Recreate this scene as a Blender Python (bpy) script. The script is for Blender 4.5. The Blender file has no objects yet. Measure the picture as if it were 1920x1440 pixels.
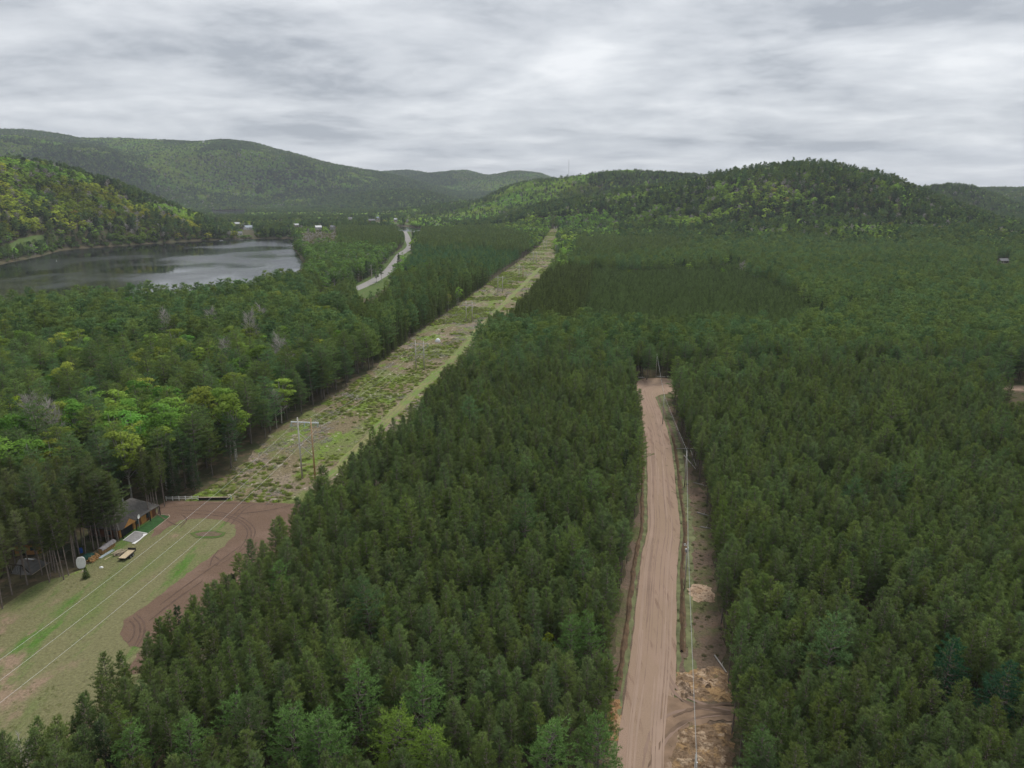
import bpy, math, random
import numpy as np
from mathutils import Vector, Matrix
from mathutils.geometry import tessellate_polygon

SC = bpy.context.scene
R = math.radians
# ------------------------------------------------------------------ camera
F = 1331.0; CAMH = 80.0; PITCH = math.atan((720 - 362) / F)
CP, SP = math.cos(PITCH), math.sin(PITCH)
cam_d = bpy.data.cameras.new('camera'); cam = bpy.data.objects.new('camera', cam_d)
SC.collection.objects.link(cam); SC.camera = cam
cam.location = (0, 0, CAMH); cam.rotation_euler = (math.pi / 2 - PITCH, 0, 0)
cam_d.sensor_width = 36; cam_d.lens = 36 * F / 1920
cam_d.clip_start = 0.5; cam_d.clip_end = 40000
# ------------------------------------------------------------------ world: overcast sky
W = bpy.data.worlds.new("World"); SC.world = W; W.use_nodes = True
nt = W.node_tree; N = nt.nodes; L = nt.links; N.clear()
def wn(t, **k):
    n = N.new(t)
    for a, b in k.items(): setattr(n, a, b)
    return n
SUN_EL, SUN_AZ = 58, 25          # azimuth measured from the view direction towards the right
out = wn('ShaderNodeOutputWorld'); bg = wn('ShaderNodeBackground'); bg.inputs[1].default_value = 0.1
sky = wn('ShaderNodeTexSky', sky_type='NISHITA', sun_disc=False, sun_elevation=R(SUN_EL), sun_rotation=R(SUN_AZ))
tc = wn('ShaderNodeTexCoord'); sep = wn('ShaderNodeSeparateXYZ'); L.new(tc.outputs['Generated'], sep.inputs[0])
def wmath(op, a, b=None, c=None):
    n = wn('ShaderNodeMath', operation=op)
    for i, v in enumerate((a, b, c)):
        if v is None: continue
        if hasattr(v, 'is_linked') or hasattr(v, 'links'): L.new(v, n.inputs[i])
        else: n.inputs[i].default_value = v
    return n.outputs[0]
zz = wmath('ADD', wmath('MAXIMUM', sep.outputs['Z'], 0.0), 0.135)
u = wmath('DIVIDE', sep.outputs['X'], zz); v = wmath('DIVIDE', sep.outputs['Y'], zz)
comb = wn('ShaderNodeCombineXYZ'); L.new(u, comb.inputs[0]); L.new(v, comb.inputs[1])
def wnoise(scale, detail, rough, dist, off, sx=1.0, sy=1.0):
    m = wn('ShaderNodeMapping'); m.inputs['Location'].default_value = off; m.inputs['Scale'].default_value = (sx, sy, 1)
    L.new(comb.outputs[0], m.inputs[0])
    n = wn('ShaderNodeTexNoise'); n.inputs['Scale'].default_value = scale; n.inputs['Detail'].default_value = detail
    n.inputs['Roughness'].default_value = rough; n.inputs['Distortion'].default_value = dist
    L.new(m.outputs[0], n.inputs['Vector']); return n.outputs['Fac']
n1 = wnoise(1.05, 11, 0.58, 0.25, (5.1, 2.7, 0), .95, 1.15)
n2 = wnoise(4.4, 6, 0.55, 0.6, (8.1, 4.7, 0), 1.0, 1.0)
n3 = wnoise(0.55, 3, 0.5, 0.0, (1.3, 6.2, 0))
mix = wmath('ADD', wmath('MULTIPLY', n1, 0.64), wmath('ADD', wmath('MULTIPLY', n2, 0.12), wmath('MULTIPLY', n3, 0.24)))
ramp = wn('ShaderNodeValToRGB'); L.new(mix, ramp.inputs[0]); e = ramp.color_ramp
e.elements[0].position = 0.405; e.elements[0].color = (2.6, 2.78, 3.06, 1)
e.elements[1].position = 0.62; e.elements[1].color = (5.9, 6.0, 6.12, 1)
m_ = e.elements.new(0.465); m_.color = (3.7, 3.87, 4.12, 1)
m_ = e.elements.new(0.545); m_.color = (4.75, 4.9, 5.1, 1)
mx = wn('ShaderNodeMix', data_type='RGBA'); mx.inputs[0].default_value = 0.96
L.new(sky.outputs[0], mx.inputs[6]); L.new(ramp.outputs[0], mx.inputs[7])
L.new(mx.outputs[2], bg.inputs[0]); L.new(bg.outputs[0], out.inputs[0])
# ------------------------------------------------------------------ sun and exposure
sd = bpy.data.lights.new('sun', 'SUN'); sd.energy = 1.5; sd.angle = R(18); sd.color = (1.0, 0.96, 0.9)
so = bpy.data.objects.new('sun', sd); SC.collection.objects.link(so)
dirv = Vector((math.sin(R(SUN_AZ)) * math.cos(R(SUN_EL)), math.cos(R(SUN_AZ)) * math.cos(R(SUN_EL)), math.sin(R(SUN_EL))))
so.rotation_euler = dirv.to_track_quat('Z', 'Y').to_euler(); so.location = (0, 0, 300)
SC.view_settings.view_transform = 'Standard'; SC.view_settings.look = 'None'
SC.view_settings.exposure = 0.76; SC.view_settings.gamma = 1.0; SC.view_settings.use_curve_mapping = False
cy = SC.cycles; HAZE = 0.00006
cy.max_bounces = 4; cy.diffuse_bounces = 3; cy.glossy_bounces = 2; cy.transmission_bounces = 2
cy.volume_bounces = 0; cy.transparent_max_bounces = 4; cy.use_denoising = True; cy.caustics_reflective = False
cy.sample_clamp_indirect = 5

# ================================================================== helpers
rng = np.random.default_rng(7)
def gp(px, py, z=0.0):
    a = (px - 960) / F; b = (720 - py) / F
    dx, dy, dz = a, CP + b * SP, -SP + b * CP
    t = (z - CAMH) / dz
    return (dx * t, dy * t)
def at_depth(px, py, dep):
    a = (px - 960) / F; b = (720 - py) / F
    return (a * dep, (CP + b * SP) * dep, CAMH + (-SP + b * CP) * dep)
def proj(x, y, z):
    zc = z - CAMH
    dep = y * CP - zc * SP
    dep = np.maximum(dep, 0.1)
    up = y * SP + zc * CP
    return 960 + F * x / dep, 720 - F * up / dep, dep
def inpoly(x, y, poly):
    poly = np.asarray(poly); n = len(poly); r = np.zeros(np.shape(x), bool); j = n - 1
    for i in range(n):
        xi, yi = poly[i]; xj, yj = poly[j]
        c = ((yi > y) != (yj > y)) & (x < (xj - xi) * (y - yi) / (yj - yi + 1e-12) + xi)
        r ^= c; j = i
    return r
def polydist(x, y, poly, closed=True):
    poly = np.asarray(poly, float); n = len(poly); best = np.full(np.shape(x), 1e18)
    for i in range(n if closed else n - 1):
        a = poly[i]; b = poly[(i + 1) % n]; d = b - a; l2 = d @ d + 1e-12
        t = np.clip(((x - a[0]) * d[0] + (y - a[1]) * d[1]) / l2, 0, 1)
        best = np.minimum(best, (x - a[0] - t * d[0]) ** 2 + (y - a[1] - t * d[1]) ** 2)
    return np.sqrt(best)
_tab = np.random.default_rng(3).random((256, 256))
def vnoise(x, y):
    xi = np.floor(x).astype(int); yi = np.floor(y).astype(int); fx = x - xi; fy = y - yi
    fx = fx * fx * (3 - 2 * fx); fy = fy * fy * (3 - 2 * fy)
    g = lambda a, b: _tab[a % 256, b % 256]
    return (g(xi, yi) * (1 - fx) + g(xi + 1, yi) * fx) * (1 - fy) + (g(xi, yi + 1) * (1 - fx) + g(xi + 1, yi + 1) * fx) * fy
def fbm(x, y, s, o=4, seed=0.0):
    r = 0; a = 1; t = 0
    for k in range(o):
        r = r + a * vnoise(x / s + seed + 17.3 * k, y / s + seed * 1.7 + 9.1 * k); t += a; a *= 0.5; s /= 2.03
    return r / t
def sstep(a, b, v):
    t = np.clip((v - a) / (b - a), 0, 1); return t * t * (3 - 2 * t)

def tag(o, label=None, cat=None, group=None, kind=None):
    if label: o['label'] = label
    if cat: o['category'] = cat
    if group: o['group'] = group
    if kind: o['kind'] = kind
    return o
def link(o, parent=None):
    SC.collection.objects.link(o)
    if parent is not None: o.parent = parent
    return o
def empty(name, loc, rz=0.0, label=None, cat=None, group=None):
    o = bpy.data.objects.new(name, None); o.empty_display_size = 0.5
    o.location = loc; o.rotation_euler = (0, 0, rz)
    tag(o, label, cat, group); return link(o)
def add_puff(me, Pf, n_all):
    a = me.attributes.new('puff', 'FLOAT_VECTOR', 'POINT'); A = np.zeros((n_all, 3), np.float32); A[:, 2] = 1; A[:len(Pf)] = Pf; a.data.foreach_set('vector', A.ravel())
def mesh_np(name, V, Fc, mats, midx=None, smooth=False):
    """V (n,3); Fc (m,k) faces of k corners, or list of such arrays"""
    me = bpy.data.meshes.new(name)
    Fl = Fc if isinstance(Fc, list) else [Fc]
    V = np.asarray(V, np.float32)
    me.vertices.add(len(V)); me.vertices.foreach_set('co', V.ravel())
    idx = np.concatenate([np.asarray(f, np.int32).ravel() for f in Fl])
    tot = np.concatenate([np.full(len(f), np.asarray(f).shape[1], np.int32) for f in Fl if len(f)])
    me.loops.add(len(idx)); me.loops.foreach_set('vertex_index', idx)
    me.polygons.add(len(tot)); st = np.concatenate([[0], np.cumsum(tot)[:-1]]).astype(np.int32)
    me.polygons.foreach_set('loop_start', st); me.polygons.foreach_set('loop_total', tot)
    for m in (mats if isinstance(mats, (list, tuple)) else [mats]): me.materials.append(m)
    if midx is not None: me.polygons.foreach_set('material_index', np.asarray(midx, np.int32))
    if smooth: me.polygons.foreach_set('use_smooth', np.ones(len(tot), bool))
    me.update(calc_edges=True); return me
class MB:
    """collects simple solids into one mesh"""
    def __init__(s): s.v = []; s.f = []
    def add(s, vs, fs):
        o = len(s.v); s.v += [tuple(p) for p in vs]; s.f += [tuple(i + o for i in f) for f in fs]; return s
    def box(s, c, size, rz=0.0, M=None):
        x, y, z = [d / 2 for d in size]
        P = [Vector((a * x, b * y, d * z)) for d in (-1, 1) for a, b in ((-1, -1), (1, -1), (1, 1), (-1, 1))]
        rot = M if M is not None else Matrix.Rotation(rz, 3, 'Z')
        return s.add([Vector(c) + rot @ p for p in P], [(3, 2, 1, 0), (4, 5, 6, 7), (0, 1, 5, 4), (1, 2, 6, 5), (2, 3, 7, 6), (3, 0, 4, 7)])
    def tube(s, a, b, r0, r1=None, n=8, caps=True):
        a, b = Vector(a), Vector(b); r1 = r0 if r1 is None else r1
        q = (b - a).normalized().to_track_quat('Z', 'Y')
        vs = []
        for p, r in ((a, r0), (b, r1)):
            vs += [p + q @ Vector((r * math.cos(2 * math.pi * k / n), r * math.sin(2 * math.pi * k / n), 0)) for k in range(n)]
        fs = [(k, (k + 1) % n, n + (k + 1) % n, n + k) for k in range(n)]
        if caps: fs += [tuple(range(n - 1, -1, -1)), tuple(range(n, 2 * n))]
        return s.add(vs, fs)
    def poly(s, pts, thick=0.0, up=(0, 0, 1)):
        pts = [Vector(p) for p in pts]; n = len(pts); u_ = Vector(up) * thick
        vs = pts + [p + u_ for p in pts]
        return s.add(vs, [tuple(range(n - 1, -1, -1)), tuple(range(n, 2 * n))] + [(i, (i + 1) % n, n + (i + 1) % n, n + i) for i in range(n)])
    def build(s, name, mat, parent=None, smooth=False, bevel=0.0):
        me = bpy.data.meshes.new(name); me.from_pydata([tuple(p) for p in s.v], [], s.f); me.materials.append(mat)
        if smooth:
            for p in me.polygons: p.use_smooth = True
        me.update(); o = bpy.data.objects.new(name, me); link(o, parent)
        if bevel:
            b = o.modifiers.new('bevel', 'BEVEL'); b.width = bevel; b.segments = 2
        return o

# ================================================================== materials
def mat_base(name):
    m = bpy.data.materials.new(name); m.use_nodes = True; t = m.node_tree; t.nodes.clear(); return m, t
def simple(name, col, rough=0.7, metal=0.0, nscale=3.0, namt=0.25, bump=0.0, spec=0.3):
    m, t = mat_base(name); n = t.nodes; l = t.links
    o = n.new('ShaderNodeOutputMaterial'); b = n.new('ShaderNodeBsdfPrincipled'); l.new(b.outputs[0], o.inputs[0])
    c = n.new('ShaderNodeTexCoord'); no = n.new('ShaderNodeTexNoise'); no.inputs['Scale'].default_value = nscale; no.inputs['Detail'].default_value = 5
    l.new(c.outputs['Object'], no.inputs['Vector'])
    r = n.new('ShaderNodeValToRGB'); l.new(no.outputs['Fac'], r.inputs[0])
    r.color_ramp.elements[0].position = 0.3; r.color_ramp.elements[1].position = 0.72
    r.color_ramp.elements[0].color = tuple(x * (1 - namt) for x in col) + (1,)
    r.color_ramp.elements[1].color = tuple(min(1, x * (1 + namt)) for x in col) + (1,)
    l.new(r.outputs[0], b.inputs['Base Color']); b.inputs['Roughness'].default_value = rough
    b.inputs['Metallic'].default_value = metal; b.inputs['Specular IOR Level'].default_value = spec
    if bump:
        bp = n.new('ShaderNodeBump'); bp.inputs['Strength'].default_value = bump; l.new(no.outputs['Fac'], bp.inputs['Height']); l.new(bp.outputs[0], b.inputs['Normal'])
    return m
def layered(name, layers, base, rough=0.95, bump=0.4, bscale=2.0, fine=(6.0, 0.25)):
    """ground material in world space: base colour, then layers (scale, lo, hi, colour, seed, stretch)"""
    m, t = mat_base(name); n = t.nodes; l = t.links
    o = n.new('ShaderNodeOutputMaterial'); b = n.new('ShaderNodeBsdfPrincipled'); l.new(b.outputs[0], o.inputs[0])
    b.inputs['Roughness'].default_value = rough; b.inputs['Specular IOR Level'].default_value = 0.15
    g = n.new('ShaderNodeNewGeometry')
    def noise(scale, seed, detail=6, rough_=0.6, st=(1, 1)):
        mp = n.new('ShaderNodeMapping'); mp.inputs['Location'].default_value = (seed * 13.7, seed * 7.9, seed); mp.inputs['Scale'].default_value = (st[0], st[1], 1)
        l.new(g.outputs['Position'], mp.inputs[0]); q = n.new('ShaderNodeTexNoise'); q.inputs['Scale'].default_value = scale
        q.inputs['Detail'].default_value = detail; q.inputs['Roughness'].default_value = rough_; l.new(mp.outputs[0], q.inputs['Vector']); return q.outputs['Fac']
    cur = None
    for (sc_, lo, hi, col, seed, st) in layers:
        f_ = noise(sc_, seed, st=st); mr = n.new('ShaderNodeMapRange'); mr.interpolation_type = 'SMOOTHSTEP'
        mr.inputs['From Min'].default_value = lo; mr.inputs['From Max'].default_value = hi; l.new(f_, mr.inputs['Value'])
        mix = n.new('ShaderNodeMix'); mix.data_type = 'RGBA'; l.new(mr.outputs[0], mix.inputs[0])
        if cur is None: mix.inputs[6].default_value = tuple(base) + (1,)
        else: l.new(cur, mix.inputs[6])
        mix.inputs[7].default_value = tuple(col) + (1,); cur = mix.outputs[2]
    ff = noise(fine[0], 5.5, 8, 0.7); mr = n.new('ShaderNodeMapRange'); l.new(ff, mr.inputs['Value'])
    mr.inputs['From Min'].default_value = 0.3; mr.inputs['From Max'].default_value = 0.7
    mr.inputs['To Min'].default_value = 1 - fine[1]; mr.inputs['To Max'].default_value = 1 + fine[1]
    mul = n.new('ShaderNodeVectorMath'); mul.operation = 'SCALE'; l.new(cur, mul.inputs[0]); l.new(mr.outputs[0], mul.inputs['Scale'])
    l.new(mul.outputs[0], b.inputs['Base Color'])
    if bump:
        bp = n.new('ShaderNodeBump'); bp.inputs['Strength'].default_value = bump; bp.inputs['Distance'].default_value = 0.3
        l.new(noise(bscale, 2.2, 8, 0.7), bp.inputs['Height']); l.new(bp.outputs[0], b.inputs['Normal'])
    return m
def foliage(name, namt=0.25, trans=0.25):
    m, t = mat_base(name); n = t.nodes; l = t.links
    o = n.new('ShaderNodeOutputMaterial'); a = n.new('ShaderNodeAttribute'); a.attribute_type = 'INSTANCER'; a.attribute_name = 'tint'
    g = n.new('ShaderNodeNewGeometry'); no = n.new('ShaderNodeTexNoise'); no.inputs['Scale'].default_value = 0.8; no.inputs['Detail'].default_value = 2
    l.new(g.outputs['Position'], no.inputs['Vector'])
    mr = n.new('ShaderNodeMapRange'); mr.inputs['From Min'].default_value = 0.3; mr.inputs['From Max'].default_value = 0.7
    mr.inputs['To Min'].default_value = 1 - namt; mr.inputs['To Max'].default_value = 1 + namt; l.new(no.outputs['Fac'], mr.inputs['Value'])
    s = n.new('ShaderNodeVectorMath'); s.operation = 'SCALE'; l.new(a.outputs['Color'], s.inputs[0]); l.new(mr.outputs[0], s.inputs['Scale'])
    an = n.new('ShaderNodeAttribute'); an.attribute_type = 'GEOMETRY'; an.attribute_name = 'puff'
    vt = n.new('ShaderNodeVectorTransform'); vt.vector_type = 'NORMAL'; vt.convert_from = 'OBJECT'; vt.convert_to = 'WORLD'; l.new(an.outputs['Vector'], vt.inputs[0])
    ga = n.new('ShaderNodeVectorMath'); ga.operation = 'SCALE'; ga.inputs['Scale'].default_value = .35; l.new(g.outputs['Normal'], ga.inputs[0])
    ad = n.new('ShaderNodeVectorMath'); ad.operation = 'ADD'; l.new(vt.outputs[0], ad.inputs[0]); l.new(ga.outputs[0], ad.inputs[1])
    nz = n.new('ShaderNodeVectorMath'); nz.operation = 'NORMALIZE'; l.new(ad.outputs[0], nz.inputs[0])
    d = n.new('ShaderNodeBsdfDiffuse'); l.new(nz.outputs[0], d.inputs['Normal']); tr = n.new('ShaderNodeBsdfTranslucent'); mxs = n.new('ShaderNodeMixShader'); mxs.inputs[0].default_value = trans
    l.new(s.outputs[0], d.inputs[0]); l.new(s.outputs[0], tr.inputs[0]); l.new(d.outputs[0], mxs.inputs[1]); l.new(tr.outputs[0], mxs.inputs[2])
    l.new(mxs.outputs[0], o.inputs[0]); return m
M_NEEDLE = foliage('needles', 0.2, 0.35); M_LEAF = foliage('leaves', 0.2, 0.35)
M_BARK_PINE = simple('pine_bark', (0.20, 0.165, 0.145), 0.95, nscale=2.0, namt=0.35)
M_BARK_DARK = simple('dark_bark', (0.15, 0.13, 0.112), 0.95, nscale=2.0, namt=0.35)
M_BARK_BIRCH = simple('birch_bark', (0.42, 0.40, 0.36), 0.9, nscale=3.0, namt=0.45)
M_BARK_GREY = simple('grey_twigs', (0.40, 0.37, 0.34), 0.95, nscale=1.0, namt=0.3)
M_WOODPOLE = simple('weathered_pole_wood', (0.50, 0.47, 0.42), 0.9, nscale=1.5, namt=0.25)
M_WOODBROWN = simple('brown_pole_wood', (0.46, 0.30, 0.17), 0.9, nscale=1.5, namt=0.3)
M_GALV = simple('galvanised_steel', (0.52, 0.54, 0.55), 0.5, 0.6)
M_WIRE = simple('aluminium_wire', (0.62, 0.62, 0.60), 0.45, 0.3, namt=0.05)
M_GLASSINS = simple('insulator_glass', (0.30, 0.42, 0.38), 0.25, namt=0.1)
M_WHITE = simple('white_paint', (0.78, 0.78, 0.76), 0.5, namt=0.06)
M_BLACK = simple('black_metal', (0.02, 0.02, 0.022), 0.5)
M_RUBBER = simple('rubber', (0.02, 0.02, 0.02), 0.85)

# ================================================================== map of the place (metres)
def G(L_, z=0.0): return [gp(px, py, z) for px, py in L_]
LAKE = G([(-400, 505), (-150, 500), (-20, 500), (12, 490), (45, 484), (75, 478), (112, 468), (150, 464), (240, 458), (340, 451), (430, 447), (545, 445.5),
          (556, 452), (550, 462), (562, 476), (570, 492), (576, 508), (560, 528), (520, 552), (450, 572), (300, 588), (150, 594), (0, 602), (-200, 620), (-500, 640)])
RIVER_FAR = G([(350, 401), (452, 401.5), (466, 399), (560, 395.5), (560, 394.5), (430, 394.6), (330, 396)])
RIVER_MID = G([(700, 427), (735, 432), (790, 434.5), (800, 430), (792, 427), (760, 424), (700, 420)])
WATERS = [LAKE, RIVER_FAR, RIVER_MID]
WATER_Z = -1.6
CORR_L = G([(-60, 1200), (0, 1142), (60, 1100), (100, 1086), (148, 1070), (166, 1042), (212, 1015), (224, 1009)]) + G([(285, 968), (318, 950), (362, 934), (453, 872), (525, 800), (600, 759), (662, 719), (756, 647),
      (803, 612), (927, 523), (983, 483), (1012, 462), (1030, 440)])
CORR_R = G([(60, 1368), (160, 1275), (230, 1215), (360, 1105), (490, 1005), (540, 962), (590, 903), (756, 775), (850, 678), (910, 601), (953, 577), (1017, 507), (1040, 484)], 13)
CORR_R = [(x_ + (2.2 if y_ > 150 else 1.8), y_) for x_, y_ in CORR_R]; CORR_R = [(-97, 40), (-84, 60), (-74, 71)] + CORR_R + G([(1042, 462), (1050, 440)])
CORRIDOR = [(-130, 40)] + CORR_L + CORR_R[::-1]
ROAD_C = [(14.5, 55), (19, 84.4), (25.3, 110), (32.7, 142.1), (37.5, 160), (41, 179.5), (44.6, 198.9), (48.5, 222), (51.3, 245), (53.2, 265), (55, 283), (59.5, 292), (68, 294.5), (82, 294), (120, 292), (180, 291), (236, 290)]
RVERGE_L = G([(1128, 1440), (1140, 1300), (1150, 1150), (1165, 1050), (1185, 960), (1200, 860), (1197, 760), (1190, 715)], 10) + [(50.8, 296)]
RVERGE_R = G([(1372, 1435), (1358, 1237), (1344, 1093), (1322, 929), (1305, 895), (1278, 834), (1268, 790), (1262, 752)])
ROADCLEAR = [(5, 50)] + RVERGE_L + [(52, 303), (68, 303), (74, 299), (232, 296), (245, 296), (245, 283), (232, 284), (84, 288), (70, 287)] + RVERGE_R[::-1] + [(27, 50)]
HWY = G([(620, 566), (640, 552), (672, 540), (705, 524), (728, 508), (742, 490), (752, 476), (764, 468)]) + G([(769, 460), (765, 450), (762, 442), (758, 434)])
HWY = [(-142, 470)] + HWY
GRASSPATCH = G([(655, 552), (715, 530), (738, 512), (752, 512), (735, 530), (705, 552), (690, 562)])
TOWNCLEAR = [G([(690, 420), (735, 421), (790, 423), (790, 419.5), (750, 418), (700, 417)]),
             G([(-5, 485), (40, 478), (90, 470), (90, 467), (40, 472), (-10, 480)])]
GREENFIELD = G([(1085, 432), (1150, 432), (1150, 427), (1090, 426)])
PATIO = G([(10, 1084), (58, 1082), (97, 1056), (62, 1043), (30, 1046)])
HOUSEYARD = G([(0, 1160), (0, 1060), (30, 1050), (70, 1030), (180, 1000), (180, 1075), (100, 1095), (30, 1130)])

# px, py (ground), length, depth, wall height, turn
HOUSES = [(597, 430, 14, 9, 5, .5, 0, 2, 'white house with bright gable left of the twin far houses'), (624, 430, 12, 9, 5.5, -.5, 0, 0, 'grey roofed white house right of the bright one'), (466, 431, 18, 11, 5, .9, 0, 1, 'long house with blue grey roof above the lake'),
          (404, 424, 16, 9, 4, .1, 0, 2, 'pale low house nearest the far river'), (445, 424, 12, 9, 4, .2, 1, 2, 'beige house among yellow green trees'), (450, 441, 9, 7, 4, .4, 0, 0, 'small white lakeside cottage'), (556, 425, 12, 8, 4, .2, 1, 2, 'low beige house behind leafy trees'),
          (657, 414, 14, 9, 6, .7, 0, 0, 'tall white house in dark conifers'), (697, 416, 20, 10, 4, .05, 3, 0, 'long brown house on the open river bank'), (709, 412, 12, 8, 6, .1, 0, 1, 'white two storey house behind the brown one'), (742, 414, 12, 9, 4, -.3, 0, 2, 'white gabled house at the river edge, left one'), (764, 416, 9, 7, 3.5, .2, 0, 0, 'small white house at the river edge, right one'),
          (394, 385.5, 16, 10, 7, .2, 0, 2, 'white house across the far river'), (1880, 494, 10, 6, 3, .1, 1, 0, 'pale house at the foot of the right hill')]
# hills: ridge lines (pixel, pixel, distance) -> metres ; width of the slope
def ridge(L_, w, th=13, pw=1.0): return ([(lambda p: (p[0], p[1], p[2] - th))(at_depth(px, py, d)) for px, py, d in L_], w, pw)
HILLS = [
 ridge([(-700, 270, 900), (-400, 262, 1020), (-150, 272, 1120), (0, 290, 1230), (80, 301, 1290), (150, 318, 1340), (220, 340, 1380), (300, 372, 1420), (360, 396, 1450), (430, 424, 1480)], 330),
 ridge([(-900, 225, 4300), (-500, 235, 4400), (-200, 236, 4500), (0, 243, 4600), (60, 244, 4600), (100, 250, 4600), (150, 259, 4700), (230, 259, 4700), (310, 264, 4700), (380, 268, 4700), (440, 266, 4600), (480, 271, 4600), (540, 288, 4600), (620, 307, 4700), (700, 322, 4800), (760, 336, 4900), (850, 360, 5000)], 1500),
 ridge([(-500, 290, 3300), (-100, 262, 3500), (30, 258, 3600), (120, 275, 3600), (220, 295, 3500), (300, 320, 3400)], 900),
 ridge([(300, 300, 4100), (430, 283, 4100), (520, 300, 4000)], 700),
 ridge([(480, 340, 3300), (550, 317, 3400), (620, 311, 3450), (700, 330, 3500), (780, 353, 3600), (850, 374, 3700)], 520),
 ridge([(560, 340, 6000), (680, 326, 6200), (730, 321, 6200), (770, 319, 6200), (820, 325, 6200), (850, 324, 6100), (875, 320, 6000), (900, 326, 6000), (930, 331, 6000), (975, 323, 5900), (1015, 325, 5900), (1050, 338, 5900), (1120, 350, 5900), (1300, 345, 5900)], 1700),
 ridge([(950, 372, 2600), (985, 356, 2600), (1020, 343, 2500), (1060, 335, 2400), (1100, 327, 2350), (1150, 319, 2300), (1180, 317, 2300), (1230, 321, 2250), (1275, 326, 2200), (1340, 330, 2200)], 540),
 ridge([(1215, 352, 1650), (1290, 340, 1600), (1340, 330, 1560), (1400, 321, 1520), (1450, 315, 1480), (1510, 308, 1450), (1560, 312, 1440), (1620, 322, 1430), (1680, 338, 1420), (1730, 354, 1400), (1790, 378, 1380), (1860, 402, 1360), (1960, 430, 1340)], 420),
 ridge([(1690, 370, 2300), (1740, 348, 2250), (1790, 346, 2200), (1830, 354, 2200), (1880, 372, 2150), (1960, 396, 2100)], 420),
 ridge([(1600, 366, 3300), (1760, 356, 3250), (1850, 353, 3200), (1930, 353, 3200), (2100, 350, 3200), (2600, 345, 3000)], 800),
 ridge([(1280, 440, 1230), (1400, 420, 1220), (1560, 415, 1180), (1700, 425, 1150), (1900, 430, 1150)], 260, 10),
]
def terrain(x, y):
    x = np.asarray(x, float); y = np.asarray(y, float)
    z = np.zeros(x.shape)
    d = np.hypot(x, y)
    for pts, w, pw in HILLS:
        P = np.array(pts); best = np.full(x.shape, 1e18); hz = np.zeros(x.shape)
        for i in range(len(P) - 1):
            a = P[i, :2]; b = P[i + 1, :2]; e_ = b - a; l2 = e_ @ e_
            t = np.clip(((x - a[0]) * e_[0] + (y - a[1]) * e_[1]) / l2, 0, 1)
            s = (x - a[0] - t * e_[0]) ** 2 + (y - a[1] - t * e_[1]) ** 2
            k = s < best; best = np.where(k, s, best); hz = np.where(k, P[i, 2] + t * (P[i + 1, 2] - P[i, 2]), hz)
        s = np.sqrt(best) / w
        s = s * (1 + 0.35 * (fbm(x, y, w * 0.8, 3, 4.4) - 0.5) * np.clip(s * 2, 0, 1))
        c = 0.5 + 0.5 * np.cos(np.pi * np.clip(s, 0, 1)); c = c ** 0.9
        h = np.maximum(hz, 0) * c
        h = h * (1 + 0.22 * (fbm(x, y, w * 0.35, 3, 9.0) - 0.5) * np.clip(s * 3, 0, 1))
        z = np.maximum(z, h) + 0.12 * np.minimum(z, h)
    z = z + sstep(1000, 1550, y) * 10 * np.clip(1 - np.abs(x - 60) / 150, 0, 1)
    calm = sstep(30, 130, np.minimum(polydist(x, y, HWY, False), polydist(x, y, [(-60, 200), (-26, 454), (9, 700), (28, 850), (48, 1045), (86, 1424)], False)))
    z = z + sstep(600, 1600, d) * (fbm(x, y, 420, 3, 2.0) - .42) * 9 * calm
    wat = np.zeros(x.shape)
    for k, Wp in enumerate(WATERS):
        near = 1e9
        ins = inpoly(x, y, Wp); dd = polydist(x, y, Wp)
        sd_ = np.where(ins, dd, -dd); fl = 10 if k == 0 else 12
        wgt = sstep((-3.0 * fl) if k != 1 else -750.0, 0, sd_)
        z = z * (1 - wgt) + wgt * (-4.0 * sstep(-fl * 0.5, fl, sd_))
    return z

# ------------------------------------------------------------------ ground sheet (polar grid to the horizon)
M_GROUND = layered('forest_floor', [(0.05, 0.45, 0.62, (0.060, 0.070, 0.030), 1, (1, 1)), (0.4, 0.5, 0.7, (0.16, 0.115, 0.075), 2, (1, 1)), (0.9, 0.55, 0.7, (0.05, 0.045, 0.03), 3, (1, 1))],
                   (0.092, 0.080, 0.045), bump=0.5)
th = np.concatenate([np.linspace(-180, -50, 40, endpoint=False), np.linspace(-50, 50, 420, endpoint=False), np.linspace(50, 180, 40, endpoint=False)])
rr = np.concatenate([[0.0, 25], 40 * (9200 / 40) ** (np.linspace(0, 1, 430))])
TH, RR = np.meshgrid(np.radians(th), rr, indexing='ij')
X = RR * np.sin(TH); Y = RR * np.cos(TH)
Z = terrain(X, Y)
nt_, nr = X.shape
ii, jj = np.meshgrid(np.arange(nt_), np.arange(1, nr - 1), indexing='ij')
i2 = (ii + 1) % nt_
quads = np.stack([ii * nr + jj, ii * nr + jj + 1, i2 * nr + jj + 1, i2 * nr + jj], -1).reshape(-1, 4)
tri = np.stack([np.zeros(nt_, int), np.arange(nt_) * nr + 1, ((np.arange(nt_) + 1) % nt_) * nr + 1], -1)
me = mesh_np('ground', np.stack([X, Y, Z], -1).reshape(-1, 3), [quads, tri], M_GROUND, smooth=True)
ground = link(bpy.data.objects.new('ground', me)); tag(ground, 'forested valley floor and hills', kind='structure')

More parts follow.
